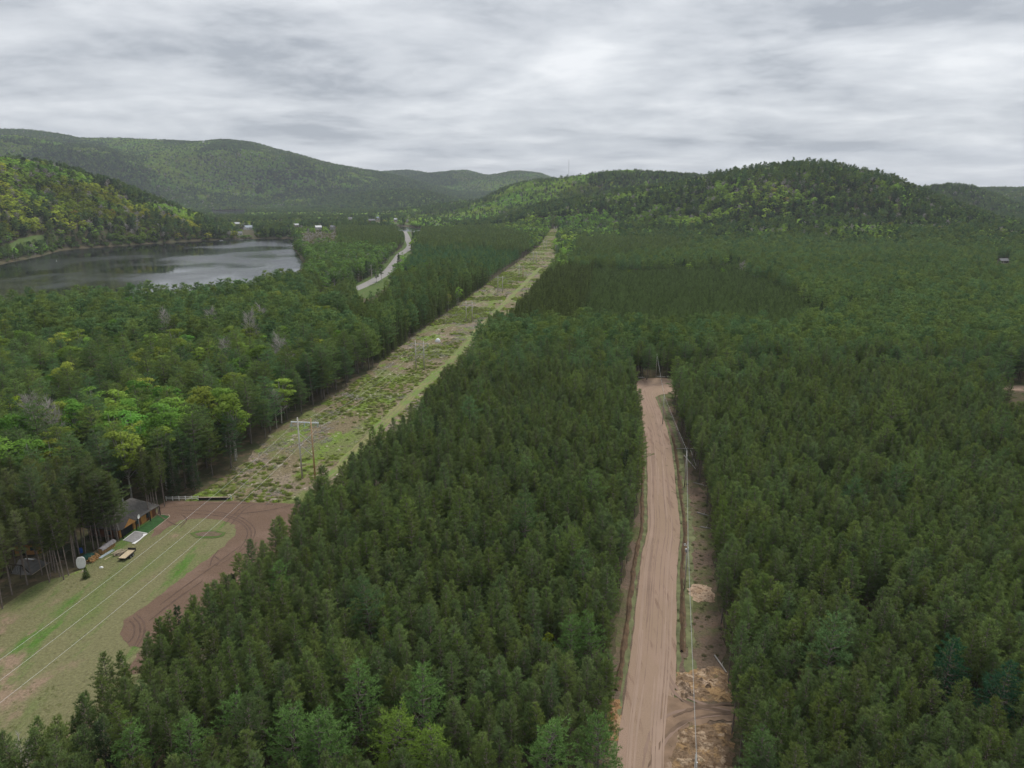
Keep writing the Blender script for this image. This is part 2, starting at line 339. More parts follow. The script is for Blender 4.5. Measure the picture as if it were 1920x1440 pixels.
def wiggle(poly, amp, step, seed, closed=True):
    out_ = []; r = random.Random(seed); n = len(poly)
    for i in range(n if closed else n - 1):
        a = Vector(poly[i]); b = Vector(poly[(i + 1) % n]); k = max(1, int((b - a).length / step))
        for j in range(k):
            p = a.lerp(b, j / k); out_.append((p.x + r.uniform(-amp, amp), p.y + r.uniform(-amp, amp)))
    return out_
def sheet(name, poly, z, mat, kind='structure', label=None, amp=0.0, step=1.5, seed=1, cat=None):
    if amp: poly = wiggle(poly, amp, step, seed)
    tris = tessellate_polygon([[Vector((x, y, 0)) for x, y in poly]])
    me = bpy.data.meshes.new(name); me.from_pydata([(x, y, z) for x, y in poly], [], [tuple(t) for t in tris]); me.materials.append(mat)
    me.update()
    o = link(bpy.data.objects.new(name, me)); tag(o, label, cat, kind=kind)
    if sum(p.normal.z * p.area for p in me.polygons) < 0: me.flip_normals()
    return o
def smooth_line(pts, step=3.0):
    P = [Vector(p) for p in pts]; P = [P[0] * 2 - P[1]] + P + [P[-1] * 2 - P[-2]]; o = []
    for i in range(1, len(P) - 2):
        k = max(2, int((P[i + 1] - P[i]).length / step))
        for j in range(k):
            t = j / k; a, b, c, d = P[i - 1], P[i], P[i + 1], P[i + 2]
            o.append(0.5 * ((2 * b) + (c - a) * t + (2 * a - 5 * b + 4 * c - d) * t * t + (3 * b - a - 3 * c + d) * t ** 3))
    o.append(P[-2]); return o
def offset_line(pts, off):
    r = []
    for i, p in enumerate(pts):
        a = pts[max(0, i - 1)]; b = pts[min(len(pts) - 1, i + 1)]; t = (b - a).normalized()
        r.append(Vector((p.x + t.y * off, p.y - t.x * off)))
    return r
def ribbon_mb(mb, pts, w, z, off=0.0, jit=0.0, seed=0, taper=False):
    r = random.Random(seed); c = offset_line(pts, off) if off else pts
    vs = []; n = len(c)
    for i, p in enumerate(c):
        a = c[max(0, i - 1)]; b = c[min(n - 1, i + 1)]; t = (b - a).normalized(); ww = w / 2 + r.uniform(-jit, jit)
        if taper: ww *= max(0.08, math.sin(math.pi * min(1, max(0, (i + 0.5) / n))) ** 0.4)
        vs += [(p.x + t.y * ww, p.y - t.x * ww, z), (p.x - t.y * ww, p.y + t.x * ww, z)]
    mb.add(vs, [(2 * i, 2 * i + 2, 2 * i + 3, 2 * i + 1) for i in range(n - 1)])
    return mb

# ground surfaces
M_CORR = layered('brushy_clearing', [(0.045, 0.46, 0.58, (0.155, 0.18, 0.06), 3, (1.3, 0.9)), (0.06, 0.52, 0.62, (0.25, 0.20, 0.145), 9, (1, .8)), (0.09, 0.53, 0.62, (0.15, 0.215, 0.04), 4, (1.3, .8)), (0.5, 0.60, 0.68, (0.42, 0.37, 0.30), 7, (1, 0.7)),
                 (0.8, 0.58, 0.68, (0.07, 0.06, 0.04), 8, (1, 1))], (0.19, 0.155, 0.09), bump=1.0, bscale=1.5, fine=(1.3, 0.45))
M_FIELD = layered('dry_field_grass', [(0.030, 0.47, 0.62, (0.13, 0.165, 0.055), 3, (1.6, 0.6)), (0.07, 0.56, 0.70, (0.085, 0.17, 0.03), 4, (2.0, .5)), (0.10, 0.57, 0.68, (0.26, 0.19, 0.13), 6, (1, 0.7)),
                 (0.9, 0.55, 0.75, (0.13, 0.12, 0.06), 8, (1, 1))], (0.180, 0.172, 0.085), bump=0.6, bscale=2.5, fine=(2.0, 0.32))
M_DIRT = layered('brown_dirt', [(0.12, 0.45, 0.65, (0.20, 0.135, 0.10), 3, (1, 1)), (1.2, 0.5, 0.75, (0.14, 0.095, 0.068), 5, (1, 1))], (0.160, 0.106, 0.075), bump=0.6, bscale=3)
M_ROAD = layered('sand_road_surface', [(0.10, 0.42, 0.65, (0.36, 0.255, 0.195), 3, (1, .4)), (0.35, 0.55, 0.70, (0.245, 0.165, 0.122), 5, (2, .3)), (0.9, 0.60, 0.72, (0.25, 0.18, 0.14), 8, (3, .2))], (0.33, 0.238, 0.172), bump=0.35, bscale=4, fine=(5, 0.10))
M_VERGE = layered('verge_soil', [(0.07, 0.46, 0.60, (0.115, 0.125, 0.05), 3, (1, 1)), (0.35, 0.5, 0.68, (0.19, 0.13, 0.095), 5, (1, 1)), (1.1, 0.58, 0.7, (0.07, 0.06, 0.04), 6, (1, 1))], (0.16, 0.118, 0.085), bump=0.8, bscale=2, fine=(2.0, 0.3))
M_ASPH = layered('old_asphalt', [(0.2, 0.5, 0.7, (0.25, 0.24, 0.23), 3, (1, 1))], (0.30, 0.285, 0.27), bump=0.1)
M_TRACK = simple('tyre_mark_soil', (0.115, 0.075, 0.055), 0.95, nscale=0.6, namt=0.25)
M_TRACK2 = simple('damp_wheel_mark', (0.275, 0.192, 0.147), 0.95, nscale=0.2, namt=0.15)
M_TRACKL = simple('packed_sand_mark', (0.36, 0.26, 0.20), 0.95, nscale=0.2, namt=0.08)
M_DITCH = simple('ditch_soil', (0.13, 0.085, 0.05), 0.95, nscale=0.7, namt=0.4, bump=0.6)
M_GRASSY = layered('green_grass', [(0.3, 0.45, 0.65, (0.12, 0.14, 0.05), 3, (1, 1))], (0.085, 0.135, 0.035), bump=0.5, bscale=3)
M_LAWN = simple('lawn_grass', (0.030, 0.085, 0.022), 0.95, nscale=1.2, namt=0.25, bump=0.3)
M_GRAVEL = simple('grey_gravel', (0.25, 0.245, 0.24), 0.95, nscale=2.0, namt=0.15, bump=0.3)
M_ORANGE = layered('orange_sand', [(0.3, 0.45, 0.6, (0.42, 0.29, 0.17), 3, (1, 1)), (0.9, 0.5, 0.65, (0.20, 0.12, 0.06), 4, (1, 1))], (0.33, 0.19, 0.09), bump=1.0, bscale=1.5)
M_SANDPILE = layered('pale_sand', [(0.4, 0.45, 0.6, (0.36, 0.25, 0.165), 3, (1, 1)), (0.9, 0.52, 0.65, (0.20, 0.135, 0.085), 4, (1, 1))], (0.47, 0.345, 0.245), bump=1.0, bscale=1.5)

FARCORR = [(x_, y_) for x_, y_ in CORR_L if y_ > 900] + [(x_, y_) for x_, y_ in CORR_R[::-1] if y_ > 900] + [(62, 905), (14, 905)]
sheet('clearing', CORRIDOR, 0.03, M_CORR, label='brushy power line clearing', amp=1.2, step=3, seed=3)
FIELD = [(-135, 45)] + G([(0, 1142), (60, 1100), (100, 1084), (160, 1072)]) + [(-96.5, 152.5), (-94.3, 154.2)] + G([(285, 968), (305, 945), (400, 938), (560, 946)]) + CORR_R[1:6][::-1] + [(-66, 45)]
FIELD = [(-135, 45)] + G([(0, 1142), (60, 1100), (100, 1084), (160, 1072)]) + [(-96.5, 152.5), (-94.3, 154.2)] + G([(285, 968), (305, 945), (400, 938), (560, 946)]) + [(-50, 150), (-52, 131), (-57, 110), (-60, 94), (-63, 77), (-66, 45)]
sheet('field', FIELD, 0.06, M_FIELD, label='dry grass field', amp=0.5, step=2, seed=4)
LOOP = G([(300, 946), (312, 940), (400, 940), (548, 944)]) + [(-50, 172), (-50, 156), (-52.5, 146), (-55, 128), (-59, 116), (-63, 106), (-67, 104)] + G([(268, 1217), (243, 1210), (228, 1188), (232, 1165), (262, 1145), (330, 1092), (386, 1050), (425, 1020), (444, 1000), (440, 985),
          (415, 975), (380, 972), (340, 976), (322, 985), (300, 1000), (282, 1012), (290, 990), (288, 972)])
sheet('dirt_track', LOOP, 0.09, M_DIRT, label='bare dirt driving loop', amp=0.35, step=1.2, seed=5)
bar = sheet('bare_patch', G([(357, 1001), (372, 996), (400, 995), (424, 999), (420, 1006), (400, 1010), (368, 1009)]), 0.14, M_FIELD, label='oval planting bed in the field', amp=0.15, step=1)
bar.data.materials[0] = M_GRASSY
sheet('planting_soil', G([(366, 1001.5), (380, 998), (403, 997.5), (416, 1000.5), (412, 1005), (398, 1007), (372, 1006)]), 0.17, M_VERGE, amp=0.15, step=1)
# green tufts on the field, grass lines
for k, P in enumerate([[(120, 1165), (170, 1130), (235, 1080), (262, 1068), (245, 1095), (190, 1132), (150, 1160), (128, 1175)],
                       [(255, 1050), (290, 1025), (330, 1000), (345, 1003), (318, 1030), (280, 1052)], [(300, 1062), (330, 1050), (325, 1070), (308, 1078)]]):
    pass
mb = MB()
def pixline(L_): return smooth_line(G(L_), 1.0)
for k, L_ in enumerate([[(330, 962), (395, 966), (440, 975), (462, 992), (462, 1010), (448, 1032)], [(335, 957), (400, 960), (450, 970), (476, 990), (476, 1008), (462, 1028)],
          [(400, 962), (445, 973), (468, 991), (470, 1010), (456, 1030), (410, 1062)], [(300, 953), (360, 948), (430, 944), (520, 947)], [(420, 985), (450, 955), (470, 944)], [(432, 985), (460, 955), (482, 944)],
          [(243, 1165), (252, 1175), (250, 1195), (240, 1206)], [(250, 1158), (262, 1172), (262, 1192), (252, 1212)], [(256, 1153), (270, 1168), (270, 1190), (258, 1212)],
          [(410, 1032), (398, 1048), (394, 1062)], [(400, 1042), (412, 1052), (405, 1062)], [(440, 965), (500, 958), (545, 948)], [(290, 962), (330, 985), (345, 978)], [(340, 965), (350, 975), (338, 990)],
          [(300, 1135), (340, 1105), (400, 1062), (450, 1025)], [(280, 1165), (330, 1125), (380, 1090)]]):
    ribbon_mb(mb, pixline(L_), 0.38, 0.115 + 0.0015 * k, jit=0.06, seed=k, taper=True)
o = mb.build('tyre_marks', M_TRACK); tag(o, 'curved tyre marks on the dirt loop', kind='structure')
# green two-track along the corridor
tl = smooth_line(G([(600, 905), (640, 872), (700, 812), (762, 752), (800, 717), (838, 684), (870, 650), (900, 615), (925, 590), (950, 565), (985, 530), (1015, 500)]), 3)
mb = MB(); ribbon_mb(mb, tl, 3.8, 0.07, jit=0.6, seed=4); o = mb.build('grass_track', layered('light_track_grass', [(0.1, 0.45, 0.6, (0.24, 0.23, 0.10), 3, (1, 1))], (0.16, 0.23, 0.06), bump=.5)); tag(o, 'green grassy vehicle track up the clearing', kind='structure')
M_TAN = simple('dry_rut_grass', (0.19, 0.18, 0.085), 0.95, nscale=0.5, namt=0.3)
mb = MB()
for k, of in enumerate((-0.9, 0.9)): ribbon_mb(mb, tl, 0.5, 0.11 + k * .002, off=of, jit=0.22, seed=k)
o = mb.build('track_ruts', M_TAN); tag(o, 'two dry wheel ruts of the grassy track', kind='structure')
# road verge, road
sheet('verge', ROADCLEAR, 0.03, M_VERGE, label='cleared soil verge of the sand road', amp=0.8, step=3, seed=6)
rc = smooth_line(ROAD_C, 2.5)
mb = MB(); ribbon_mb(mb, rc, 7.9, 0.11, jit=0.12, seed=9); road = mb.build('sand_road', M_ROAD); tag(road, 'pinkish sand road', kind='structure')
sheet('road_bend', G([(1193, 722), (1198, 712), (1210, 709.5), (1245, 709), (1262, 712), (1268, 725), (1264, 738), (1240, 740), (1228, 745), (1200, 745)]), 0.105, M_ROAD, amp=0.15)
r_ = random.Random(12); mb = MB()
def seg_tracks(mb, n_, wr, z0, seed):
    r = random.Random(seed)
    for k in range(n_):
        i0 = r.randint(0, 95); ln_ = r.randint(6, 26); of = r.gauss(0, 1) * .5 + r.choice((-2.6, -1.5, 1.0, 2.2)); pp = rc[i0:i0 + ln_]
        if len(pp) < 4: continue
        dr = r.uniform(-.6, .6); o_l = []
        for i, p in enumerate(pp):
            a = pp[max(0, i - 1)]; b_ = pp[min(len(pp) - 1, i + 1)]; t = (b_ - a).normalized(); o2 = max(-3.6, min(3.6, of + dr * i / len(pp))); o_l.append(Vector((p.x + t.y * o2, p.y - t.x * o2)))
        ribbon_mb(mb, o_l, r.uniform(*wr), z0 + .0007 * k, jit=.05, seed=k, taper=True)
seg_tracks(mb, 44, (.10, .26), .125, 5)
for k, L_ in enumerate([[(1205, 1440), (1212, 1400), (1222, 1372), (1238, 1352), (1262, 1338), (1300, 1330), (1350, 1328)], [(1228, 1440), (1238, 1410), (1252, 1385), (1275, 1362), (1305, 1348), (1350, 1343)],
          [(1248, 1262), (1256, 1285), (1275, 1310), (1310, 1328), (1355, 1336)], [(1252, 1258), (1262, 1282), (1285, 1306), (1330, 1325), (1370, 1334)]]):
    ribbon_mb(mb, smooth_line(G(L_), .8), 0.55, 0.15 + 0.002 * k, jit=0.1, seed=k + 40, taper=True)
o = mb.build('wheel_tracks', M_TRACK2); tag(o, 'darker wheel tracks worn in the sand road', kind='structure')
mb = MB()
seg_tracks(mb, 26, (.2, .5), .165, 8)
o = mb.build('packed_sand', M_TRACKL); tag(o, 'pale packed bands on the sand road', kind='structure')
mb = MB()
for k, L_ in enumerate([[(1262, 1345), (1300, 1330), (1350, 1322), (1375, 1322)], [(1215, 1440), (1232, 1405), (1255, 1375), (1290, 1352), (1340, 1340), (1370, 1340)], [(1278, 1312), (1310, 1325), (1372, 1338)]]):
    ribbon_mb(mb, smooth_line(G(L_), .8), 0.6, 0.17 + 0.002 * k, jit=0.15, seed=k + 70, taper=True)
o = mb.build('damp_ruts', simple('damp_sand', (.17, .115, .08), .9, nscale=.4)); tag(o, 'dark damp ruts of the side track mouth', kind='structure')
mb = MB()
for of, w_, i0 in ((5.1, 0.9, 22), (-5.3, 1.0, 17)):
    c = offset_line(rc[i0:68], of); n_ = len(c); vs = []; r = random.Random(5)
    for i, p in enumerate(c):
        t = (c[min(n_ - 1, i + 1)] - c[max(0, i - 1)]).normalized(); w2 = w_ * (0.5 + r.uniform(-.15, .2))
        for s_, h in ((-1, .06), (-.35, .35 + r.uniform(0, .25)), (.35, .05), (1, .06)):
            vs.append((p.x + t.y * w2 * s_, p.y - t.x * w2 * s_, h))
    mb.add(vs, [(4 * i + k, 4 * i + 4 + k, 4 * i + 5 + k, 4 * i + 1 + k) for i in range(n_ - 1) for k in range(3)])
o = mb.build('ditch_bank', M_DITCH); tag(o, 'brown soil banks of the roadside ditches', kind='structure')
mb = MB(); ribbon_mb(mb, smooth_line(ROAD_C[:11], 1.5), 1.4, 0.055, off=6.4, jit=.5, seed=3)
ribbon_mb(mb, smooth_line(ROAD_C[:11], 1.5), 0.8, 0.059, off=4.35, jit=.25, seed=8)
ribbon_mb(mb, smooth_line(ROAD_C[:8], 1.5), 0.7, 0.063, off=-4.5, jit=.25, seed=9)
o = mb.build('verge_grass', simple('verge_grass_mat', (0.15, 0.16, 0.075), 0.95, nscale=0.5, namt=0.4, bump=.5)); tag(o, 'thin grass strips along the sand road', kind='structure')
# highway
hw = smooth_line(HWY, 8); mb = MB(); ribbon_mb(mb, hw, 24.0, 0.07, jit=2, seed=2); o = mb.build('highway_verge', M_GRASSY); tag(o, 'green verges of the highway', kind='structure')
mb = MB(); ribbon_mb(mb, hw, 10.5, 0.12); o = mb.build('highway', M_ASPH); tag(o, 'pale paved highway curving through the forest', kind='structure')
sheet('grass_clearing', GRASSPATCH, 0.08, M_GRASSY, amp=1, step=6)
def drape(name, poly, zoff, mat, n_=26, label=None):
    P = np.array(poly); gx = np.linspace(P[:, 0].min(), P[:, 0].max(), n_ * 2); gy = np.linspace(P[:, 1].min(), P[:, 1].max(), n_ * 2)
    A, B_ = np.meshgrid(gx, gy, indexing='ij'); m = len(gx); cx = (A[:-1, :-1] + A[1:, 1:]) / 2; cyy = (B_[:-1, :-1] + B_[1:, 1:]) / 2; k = inpoly(cx, cyy, poly)
    i, j = np.where(k); q = np.stack([i * m + j, (i + 1) * m + j, (i + 1) * m + j + 1, i * m + j + 1], -1)
    me = mesh_np(name, np.stack([A, B_, terrain(A, B_) + zoff], -1).reshape(-1, 3), q, mat); o = link(bpy.data.objects.new(name, me)); tag(o, label, kind='structure')
for i, P in enumerate(TOWNCLEAR + [GREENFIELD]): drape('meadow', P, .5, M_GRASSY)
drape('far_clearing', FARCORR, .4, M_CORR, 60, 'far end of the power line clearing')
# driveway strip at far end of corridor
mb = MB(); ribbon_mb(mb, smooth_line(G([(980, 486), (1000, 483), (1045, 484)]), 5), 4, 0.1, jit=.6); o = mb.build('crossing_road', M_ROAD); tag(o, 'pale gravel lane crossing the far end of the clearing', kind='structure')

# water
mw, t = mat_base('dark_lake_water'); n = t.nodes; l = t.links
o_ = n.new('ShaderNodeOutputMaterial'); b = n.new('ShaderNodeBsdfPrincipled'); l.new(b.outputs[0], o_.inputs[0])
b.inputs['Base Color'].default_value = (0.012, 0.013, 0.014, 1); b.inputs['IOR'].default_value = 1.33
g = n.new('ShaderNodeNewGeometry')
def wv(scale, sy, det):
    mp = n.new('ShaderNodeMapping'); mp.inputs['Scale'].default_value = (1, sy, 1); l.new(g.outputs['Position'], mp.inputs[0])
    q = n.new('ShaderNodeTexNoise'); q.inputs['Scale'].default_value = scale; q.inputs['Detail'].default_value = det; l.new(mp.outputs[0], q.inputs['Vector']); return q
w1 = wv(0.35, 1.0, 4); w2 = wv(0.010, 0.7, 4)
mr = n.new('ShaderNodeMapRange'); mr.inputs['From Min'].default_value = .46; mr.inputs['From Max'].default_value = .60; mr.inputs['To Min'].default_value = 0.015; mr.inputs['To Max'].default_value = 0.16
l.new(w2.outputs[0], mr.inputs['Value'])
bp = n.new('ShaderNodeBump'); bp.inputs['Distance'].default_value = 0.5; l.new(w1.outputs[0], bp.inputs['Height']); l.new(mr.outputs[0], bp.inputs['Strength']); l.new(bp.outputs[0], b.inputs['Normal'])
mr2 = n.new('ShaderNodeMapRange'); mr2.inputs['From Min'].default_value = .40; mr2.inputs['From Max'].default_value = .62; mr2.inputs['To Min'].default_value = 0.04; mr2.inputs['To Max'].default_value = 0.22
l.new(w2.outputs[0], mr2.inputs['Value']); l.new(mr2.outputs[0], b.inputs['Roughness'])
for nm, Wp, gr in (('lake', LAKE, 14), ('river', RIVER_FAR, 40), ('river', RIVER_MID, 10)):
    P = np.array(Wp); c = P.mean(0); Q = c + (P - c) * (1 + gr / np.maximum(np.hypot(*(P - c).T), 1)[:, None] * 1.0)
    o = sheet(nm, [tuple(q) for q in Q], WATER_Z, mw, label={'lake': 'dark wind rippled lake'}.get(nm))

# ================================================================== tree prototypes
def unit(a): return a / (np.linalg.norm(a, axis=-1, keepdims=True) + 1e-9)
def tufts(C, D, k, Ln, Wd, spread, r):
    """k needle blades (thin triangles) at every tuft centre C, fanned about direction D"""
    n_ = len(C); d = unit(np.repeat(D, k, 0) + spread * r.normal(size=(n_ * k, 3)))
    c = np.repeat(C, k, 0); s = unit(np.cross(d, r.normal(size=d.shape)))
    ln = Ln * r.uniform(.7, 1.25, (n_ * k, 1)); w = Wd * r.uniform(.7, 1.3, (n_ * k, 1))
    V = np.stack([c - s * w * .5, c + s * w * .5, c + d * ln], 1).reshape(-1, 3)
    return V, np.arange(len(V)).reshape(-1, 3)
def leaves(C, Nn, size, r):
    n_ = len(C); nn = unit(Nn + .55 * r.normal(size=C.shape)); a = unit(np.cross(nn, r.normal(size=C.shape))); b_ = np.cross(nn, a)
    s = size * r.uniform(.6, 1.3, (n_, 1)) * .5
    V = np.stack([C - a * s, C + b_ * s * .8, C + a * s, C - b_ * s * .8], 1).reshape(-1, 3)
    return V, np.arange(len(V)).reshape(-1, 4)
def cyl(segs, n_=5):
    """segs: list of (p0,p1,r0,r1)"""
    A = np.array([s[0] for s in segs], float); B = np.array([s[1] for s in segs], float); r0 = np.array([s[2] for s in segs]); r1 = np.array([s[3] for s in segs])
    d = unit(B - A); ref = np.where(np.abs(d[:, 2:3]) > .9, np.array([[1., 0, 0]]), np.array([[0, 0, 1.]])); u_ = unit(np.cross(d, ref)); v_ = np.cross(d, u_)
    an = 2 * np.pi * np.arange(n_) / n_
    ring = u_[:, None] * np.cos(an)[None, :, None] + v_[:, None] * np.sin(an)[None, :, None]
    V = np.concatenate([A[:, None] + ring * r0[:, None, None], B[:, None] + ring * r1[:, None, None]], 1)
    k = np.arange(n_); q = np.stack([k, (k + 1) % n_, n_ + (k + 1) % n_, n_ + k], -1)
    Fq = (np.arange(len(segs)) * 2 * n_)[:, None, None] + q[None]
    return V.reshape(-1, 3), Fq.reshape(-1, 4)
def conifer(h, base, rmax, prof, whorl, nb, up, tstep, k, Ln, Wd, spread, tdir, lat, seed, trunk_r=.16, irregular=.2, deadlow=True, lean=0.0):
    """returns crown (V,F tris) and wood (V,F quads)"""
    r = np.random.default_rng(seed); C = []; D = []; wood = []
    z = h - .25
    lx, ly = r.normal(0, lean, 2)
    ax = lambda z_: np.array([lx * (z_ / h) ** 2, ly * (z_ / h) ** 2])
    C.append((ax(h)[0], ax(h)[1], h - .35)); D.append((0, 0, 1)); C.append((ax(h)[0], ax(h)[1], h - .9)); D.append((0, 0, 1.))
    az0 = r.uniform(0, 6.28)
    while z > base:
        t = (h - z) / (h - base); rad0 = rmax * prof(t)
        nn = max(3, int(round(nb + r.normal(0, .6)))); az0 += r.uniform(.5, 1.6)
        for b_ in range(nn):
            az = az0 + 6.283 * b_ / nn + r.normal(0, .18); rad = rad0 * (1 + r.normal(0, irregular)); rad = max(.25, rad)
            zz_ = z + r.normal(0, whorl * .25); u_ = up(t)
            ca, sa = math.cos(az), math.sin(az); o_ = ax(zz_)
            m_ = max(2, int(rad / tstep) + 1)
            for q in range(m_):
                s_ = 1 - q / m_ * .78; rr_ = rad * s_; hz = zz_ + u_ * rr_ + .12 * rad * (s_ ** 2)
                nl = 1 if q == 0 else (2 if lat > 0 else 1)
                for w_ in range(nl):
                    so_ = 0 if q == 0 else (w_ - .5) * 2 * lat * (1.05 - s_) * rad + r.normal(0, .08)
                    C.append((o_[0] + ca * rr_ - sa * so_, o_[1] + sa * rr_ + ca * so_, hz + r.normal(0, .08)))
                    D.append((ca * tdir[0] - sa * so_ * .4, sa * tdir[0] + ca * so_ * .4, tdir[1]))
            wood.append(((o_[0], o_[1], zz_), (o_[0] + ca * rad * .85, o_[1] + sa * rad * .85, zz_ + u_ * rad * .85), .03 + .010 * rad, .012))
        z -= whorl * (1 + .3 * t)
    if deadlow:
        for q in range(int((base - h * .12) / .55)):
            zz_ = base - q * .55 - r.uniform(0, .4); az = r.uniform(0, 6.28); rl = rmax * r.uniform(.3, .75)
            wood.append(((0, 0, zz_), (math.cos(az) * rl, math.sin(az) * rl, zz_ + r.uniform(-.3, .25)), .025, .010))
    V, Fc = tufts(np.array(C, float), unit(np.array(D, float)), k, Ln, Wd, spread, r)
    nseg = 5; tr = []
    for q in range(nseg):
        a0, a1 = h * .98 * q / nseg - (.5 if q == 0 else 0), h * .98 * (q + 1) / nseg; p0, p1 = ax(max(a0, 0)), ax(a1)
        tr.append(((p0[0], p0[1], a0), (p1[0], p1[1], a1), trunk_r * (1 - .9 * q / nseg), trunk_r * (1 - .9 * (q + 1) / nseg)))
    if k < 8: wood = wood[:1]
    wv1, wf1 = cyl(tr, 7); wv2, wf2 = cyl(wood, 3)
    global PUFF
    Ca = np.array(C, float); tt = np.clip((h - Ca[:, 2]) / (h - base), 0, 1); o_ = unit(np.stack([Ca[:, 0], Ca[:, 1], np.full(len(Ca), .25)], -1))
    Pf = unit(o_ * (.55 + .35 * tt[:, None]) + np.array([0, 0, 1.]) * (1.0 - .55 * tt[:, None]) + .35 * unit(np.array(D, float)) + .18 * r.normal(size=Ca.shape)); PUFF = np.repeat(Pf, 3 * k, 0)
    return V, Fc, np.concatenate([wv1, wv2]), np.concatenate([wf1, wf2 + len(wv1)])
def broadleaf(h, base, rad, nclump, per, lsize, seed, trunk_r=.14, tall=1.0):
    r = np.random.default_rng(seed); C = []; Nn = []; Pn = []; wood = []
    cz = (h + base) / 2; hz = (h - base) / 2
    for q in range(nclump):
        while True:
            p = r.uniform(-1, 1, 3)
            if .25 < np.linalg.norm(p) < 1: break
        shp = 1 - .35 * max(0, p[2]); c = np.array([p[0] * rad * shp, p[1] * rad * shp, cz + p[2] * hz * .88]); cr = rad * r.uniform(.24, .42)
        nn = unit(r.normal(size=(per, 3))); nn[:, 2] = np.abs(nn[:, 2]) * .9 + nn[:, 2] * .1; nn = unit(nn); cd = unit(c - np.array([0, 0, cz - hz * .3])); Pn.append(unit(nn * .8 + cd * .7 + .12 * r.normal(size=nn.shape)))
        C.append(c + nn * cr * r.uniform(.55, 1.05, (per, 1)) * np.array([1, 1, .8])); Nn.append(nn + np.array([0, 0, .5]))
        s_ = r.uniform(.35, .75); wood.append(((0, 0, base * .8 + s_ * (c[2] - base) * .6), tuple(c), .05, .015))
    global PUFF
    V, Fc = leaves(np.concatenate(C), np.concatenate(Nn), lsize, r); PUFF = np.repeat(np.concatenate(Pn), 4, 0)
    tr = [((0, 0, -.4), (0, 0, h * .45), trunk_r, trunk_r * .7), ((0, 0, h * .45), (r.normal(0, .2), r.normal(0, .2), h * .9), trunk_r * .7, .03)]
    wv1, wf1 = cyl(tr, 6); wv2, wf2 = cyl(wood, 4)
    return V, Fc, np.concatenate([wv1, wv2]), np.concatenate([wf1, wf2 + len(wv1)])
def baretree(h, seed, n1, n2, thick=1.0, rad=.3):
    r = np.random.default_rng(seed); segs = [((0, 0, -.4), (0, 0, h * .5), .13, .09), ((0, 0, h * .5), (0, 0, h), .09, .02)]; tw = []
    for q in range(n1):
        z = h * r.uniform(.3, .95); az = r.uniform(0, 6.28); ln = h * rad * (1.15 - z / h) * r.uniform(.6, 1.2) + .6
        d = np.array([math.cos(az) * .75, math.sin(az) * .75, .75]); a = np.array([0, 0, z]); e_ = a + d * ln; segs.append((tuple(a), tuple(e_), .045 * thick, .015 * thick))
        for w_ in range(n2):
            s_ = r.uniform(.3, 1); a2 = a + d * ln * s_; d2 = unit(d + r.normal(0, .55, 3)); tw.append((tuple(a2), tuple(a2 + d2 * r.uniform(.5, 1.5)), .022 * thick, .008 * thick))
    V1, F1 = cyl(segs[:2], 6); V2, F2 = cyl(segs[2:], 3); V3, F3 = cyl(tw, 3)
    return V3, F3, np.concatenate([V1, V2]), np.concatenate([F1, F2 + len(V1)])

P_RED = lambda t: (.11 + .89 * min(1, t * 1.8) ** .88) * (1 if t < .62 else 1 - .55 * (t - .62) / .38)
P_WHITE = lambda t: (.16 + .84 * min(1, t * 1.7) ** .85) * (1 if t < .75 else 1 - .3 * (t - .75) / .25)
P_SPR = lambda t: .07 + .93 * t ** .9
def red(seed, lod):
    h = 15
    if lod == 0: return conifer(h, 6.4, 1.58, P_RED, .46, 5.2, lambda t: .70 - .80 * t, .32, 12, .38, .055, .46, (.45, .90), .30, seed, trunk_r=.13, irregular=.27, lean=.25)
    if lod == 1: return conifer(h, 6.6, 1.64, P_RED, .82, 5, lambda t: .70 - .80 * t, .65, 6, .70, .17, .6, (.5, .85), .32, seed, trunk_r=.13, irregular=.16, deadlow=False)
def white(seed, lod):
    h = 19
    if lod == 0: return conifer(h, 6.0, 3.3, P_WHITE, .85, 5.6, lambda t: .55 - .62 * t, .46, 10, .50, .085, .5, (.6, .7), .42, seed, trunk_r=.2, irregular=.26, lean=.5)
    if lod == 1: return conifer(h, 6.0, 3.4, P_WHITE, 1.5, 5, lambda t: .55 - .62 * t, .95, 5, 1.0, .30, .55, (.6, .7), .42, seed, trunk_r=.2, irregular=.26, deadlow=False)
    return conifer(h, 7.0, 3.6, P_WHITE, 3.0, 5, lambda t: .5 - .5 * t, 1.9, 3, 2.0, .95, .6, (.5, .8), .4, seed, trunk_r=.2, irregular=.3, deadlow=False)
def spruce(seed, lod):
    h = 14
    if lod == 0: return conifer(h, 1.2, 2.1, P_SPR, .5, 6.5, lambda t: .15 - .35 * t, .38, 9, .34, .08, .6, (.8, .15), .35, seed, trunk_r=.14, irregular=.14, deadlow=False)
    if lod == 1: return conifer(h, 1.5, 2.2, P_SPR, .95, 6, lambda t: .15 - .35 * t, .8, 5, .7, .24, .6, (.8, .2), .35, seed, trunk_r=.14, irregular=.14, deadlow=False)
    return conifer(h, 2.0, 2.5, P_SPR, 2.0, 5, lambda t: .1 - .3 * t, 1.5, 3, 1.5, .8, .6, (.8, .3), .3, seed, trunk_r=.14, irregular=.2, deadlow=False)
def broad(seed, lod):
    if lod == 0: return broadleaf(14, 4.5, 2.7, 36, 75, .30, seed)
    if lod == 1: return broadleaf(14, 4.0, 3.2, 26, 26, .65, seed)
    return broadleaf(13, 1.5, 4.4, 20, 13, 1.5, seed)
def bare(seed, lod):
    if lod == 0: return baretree(14, seed, 46, 16)
    if lod == 1: return baretree(14, seed, 40, 14, 2.0, .32)
    return baretree(13, seed, 28, 8, 5.5, .4)
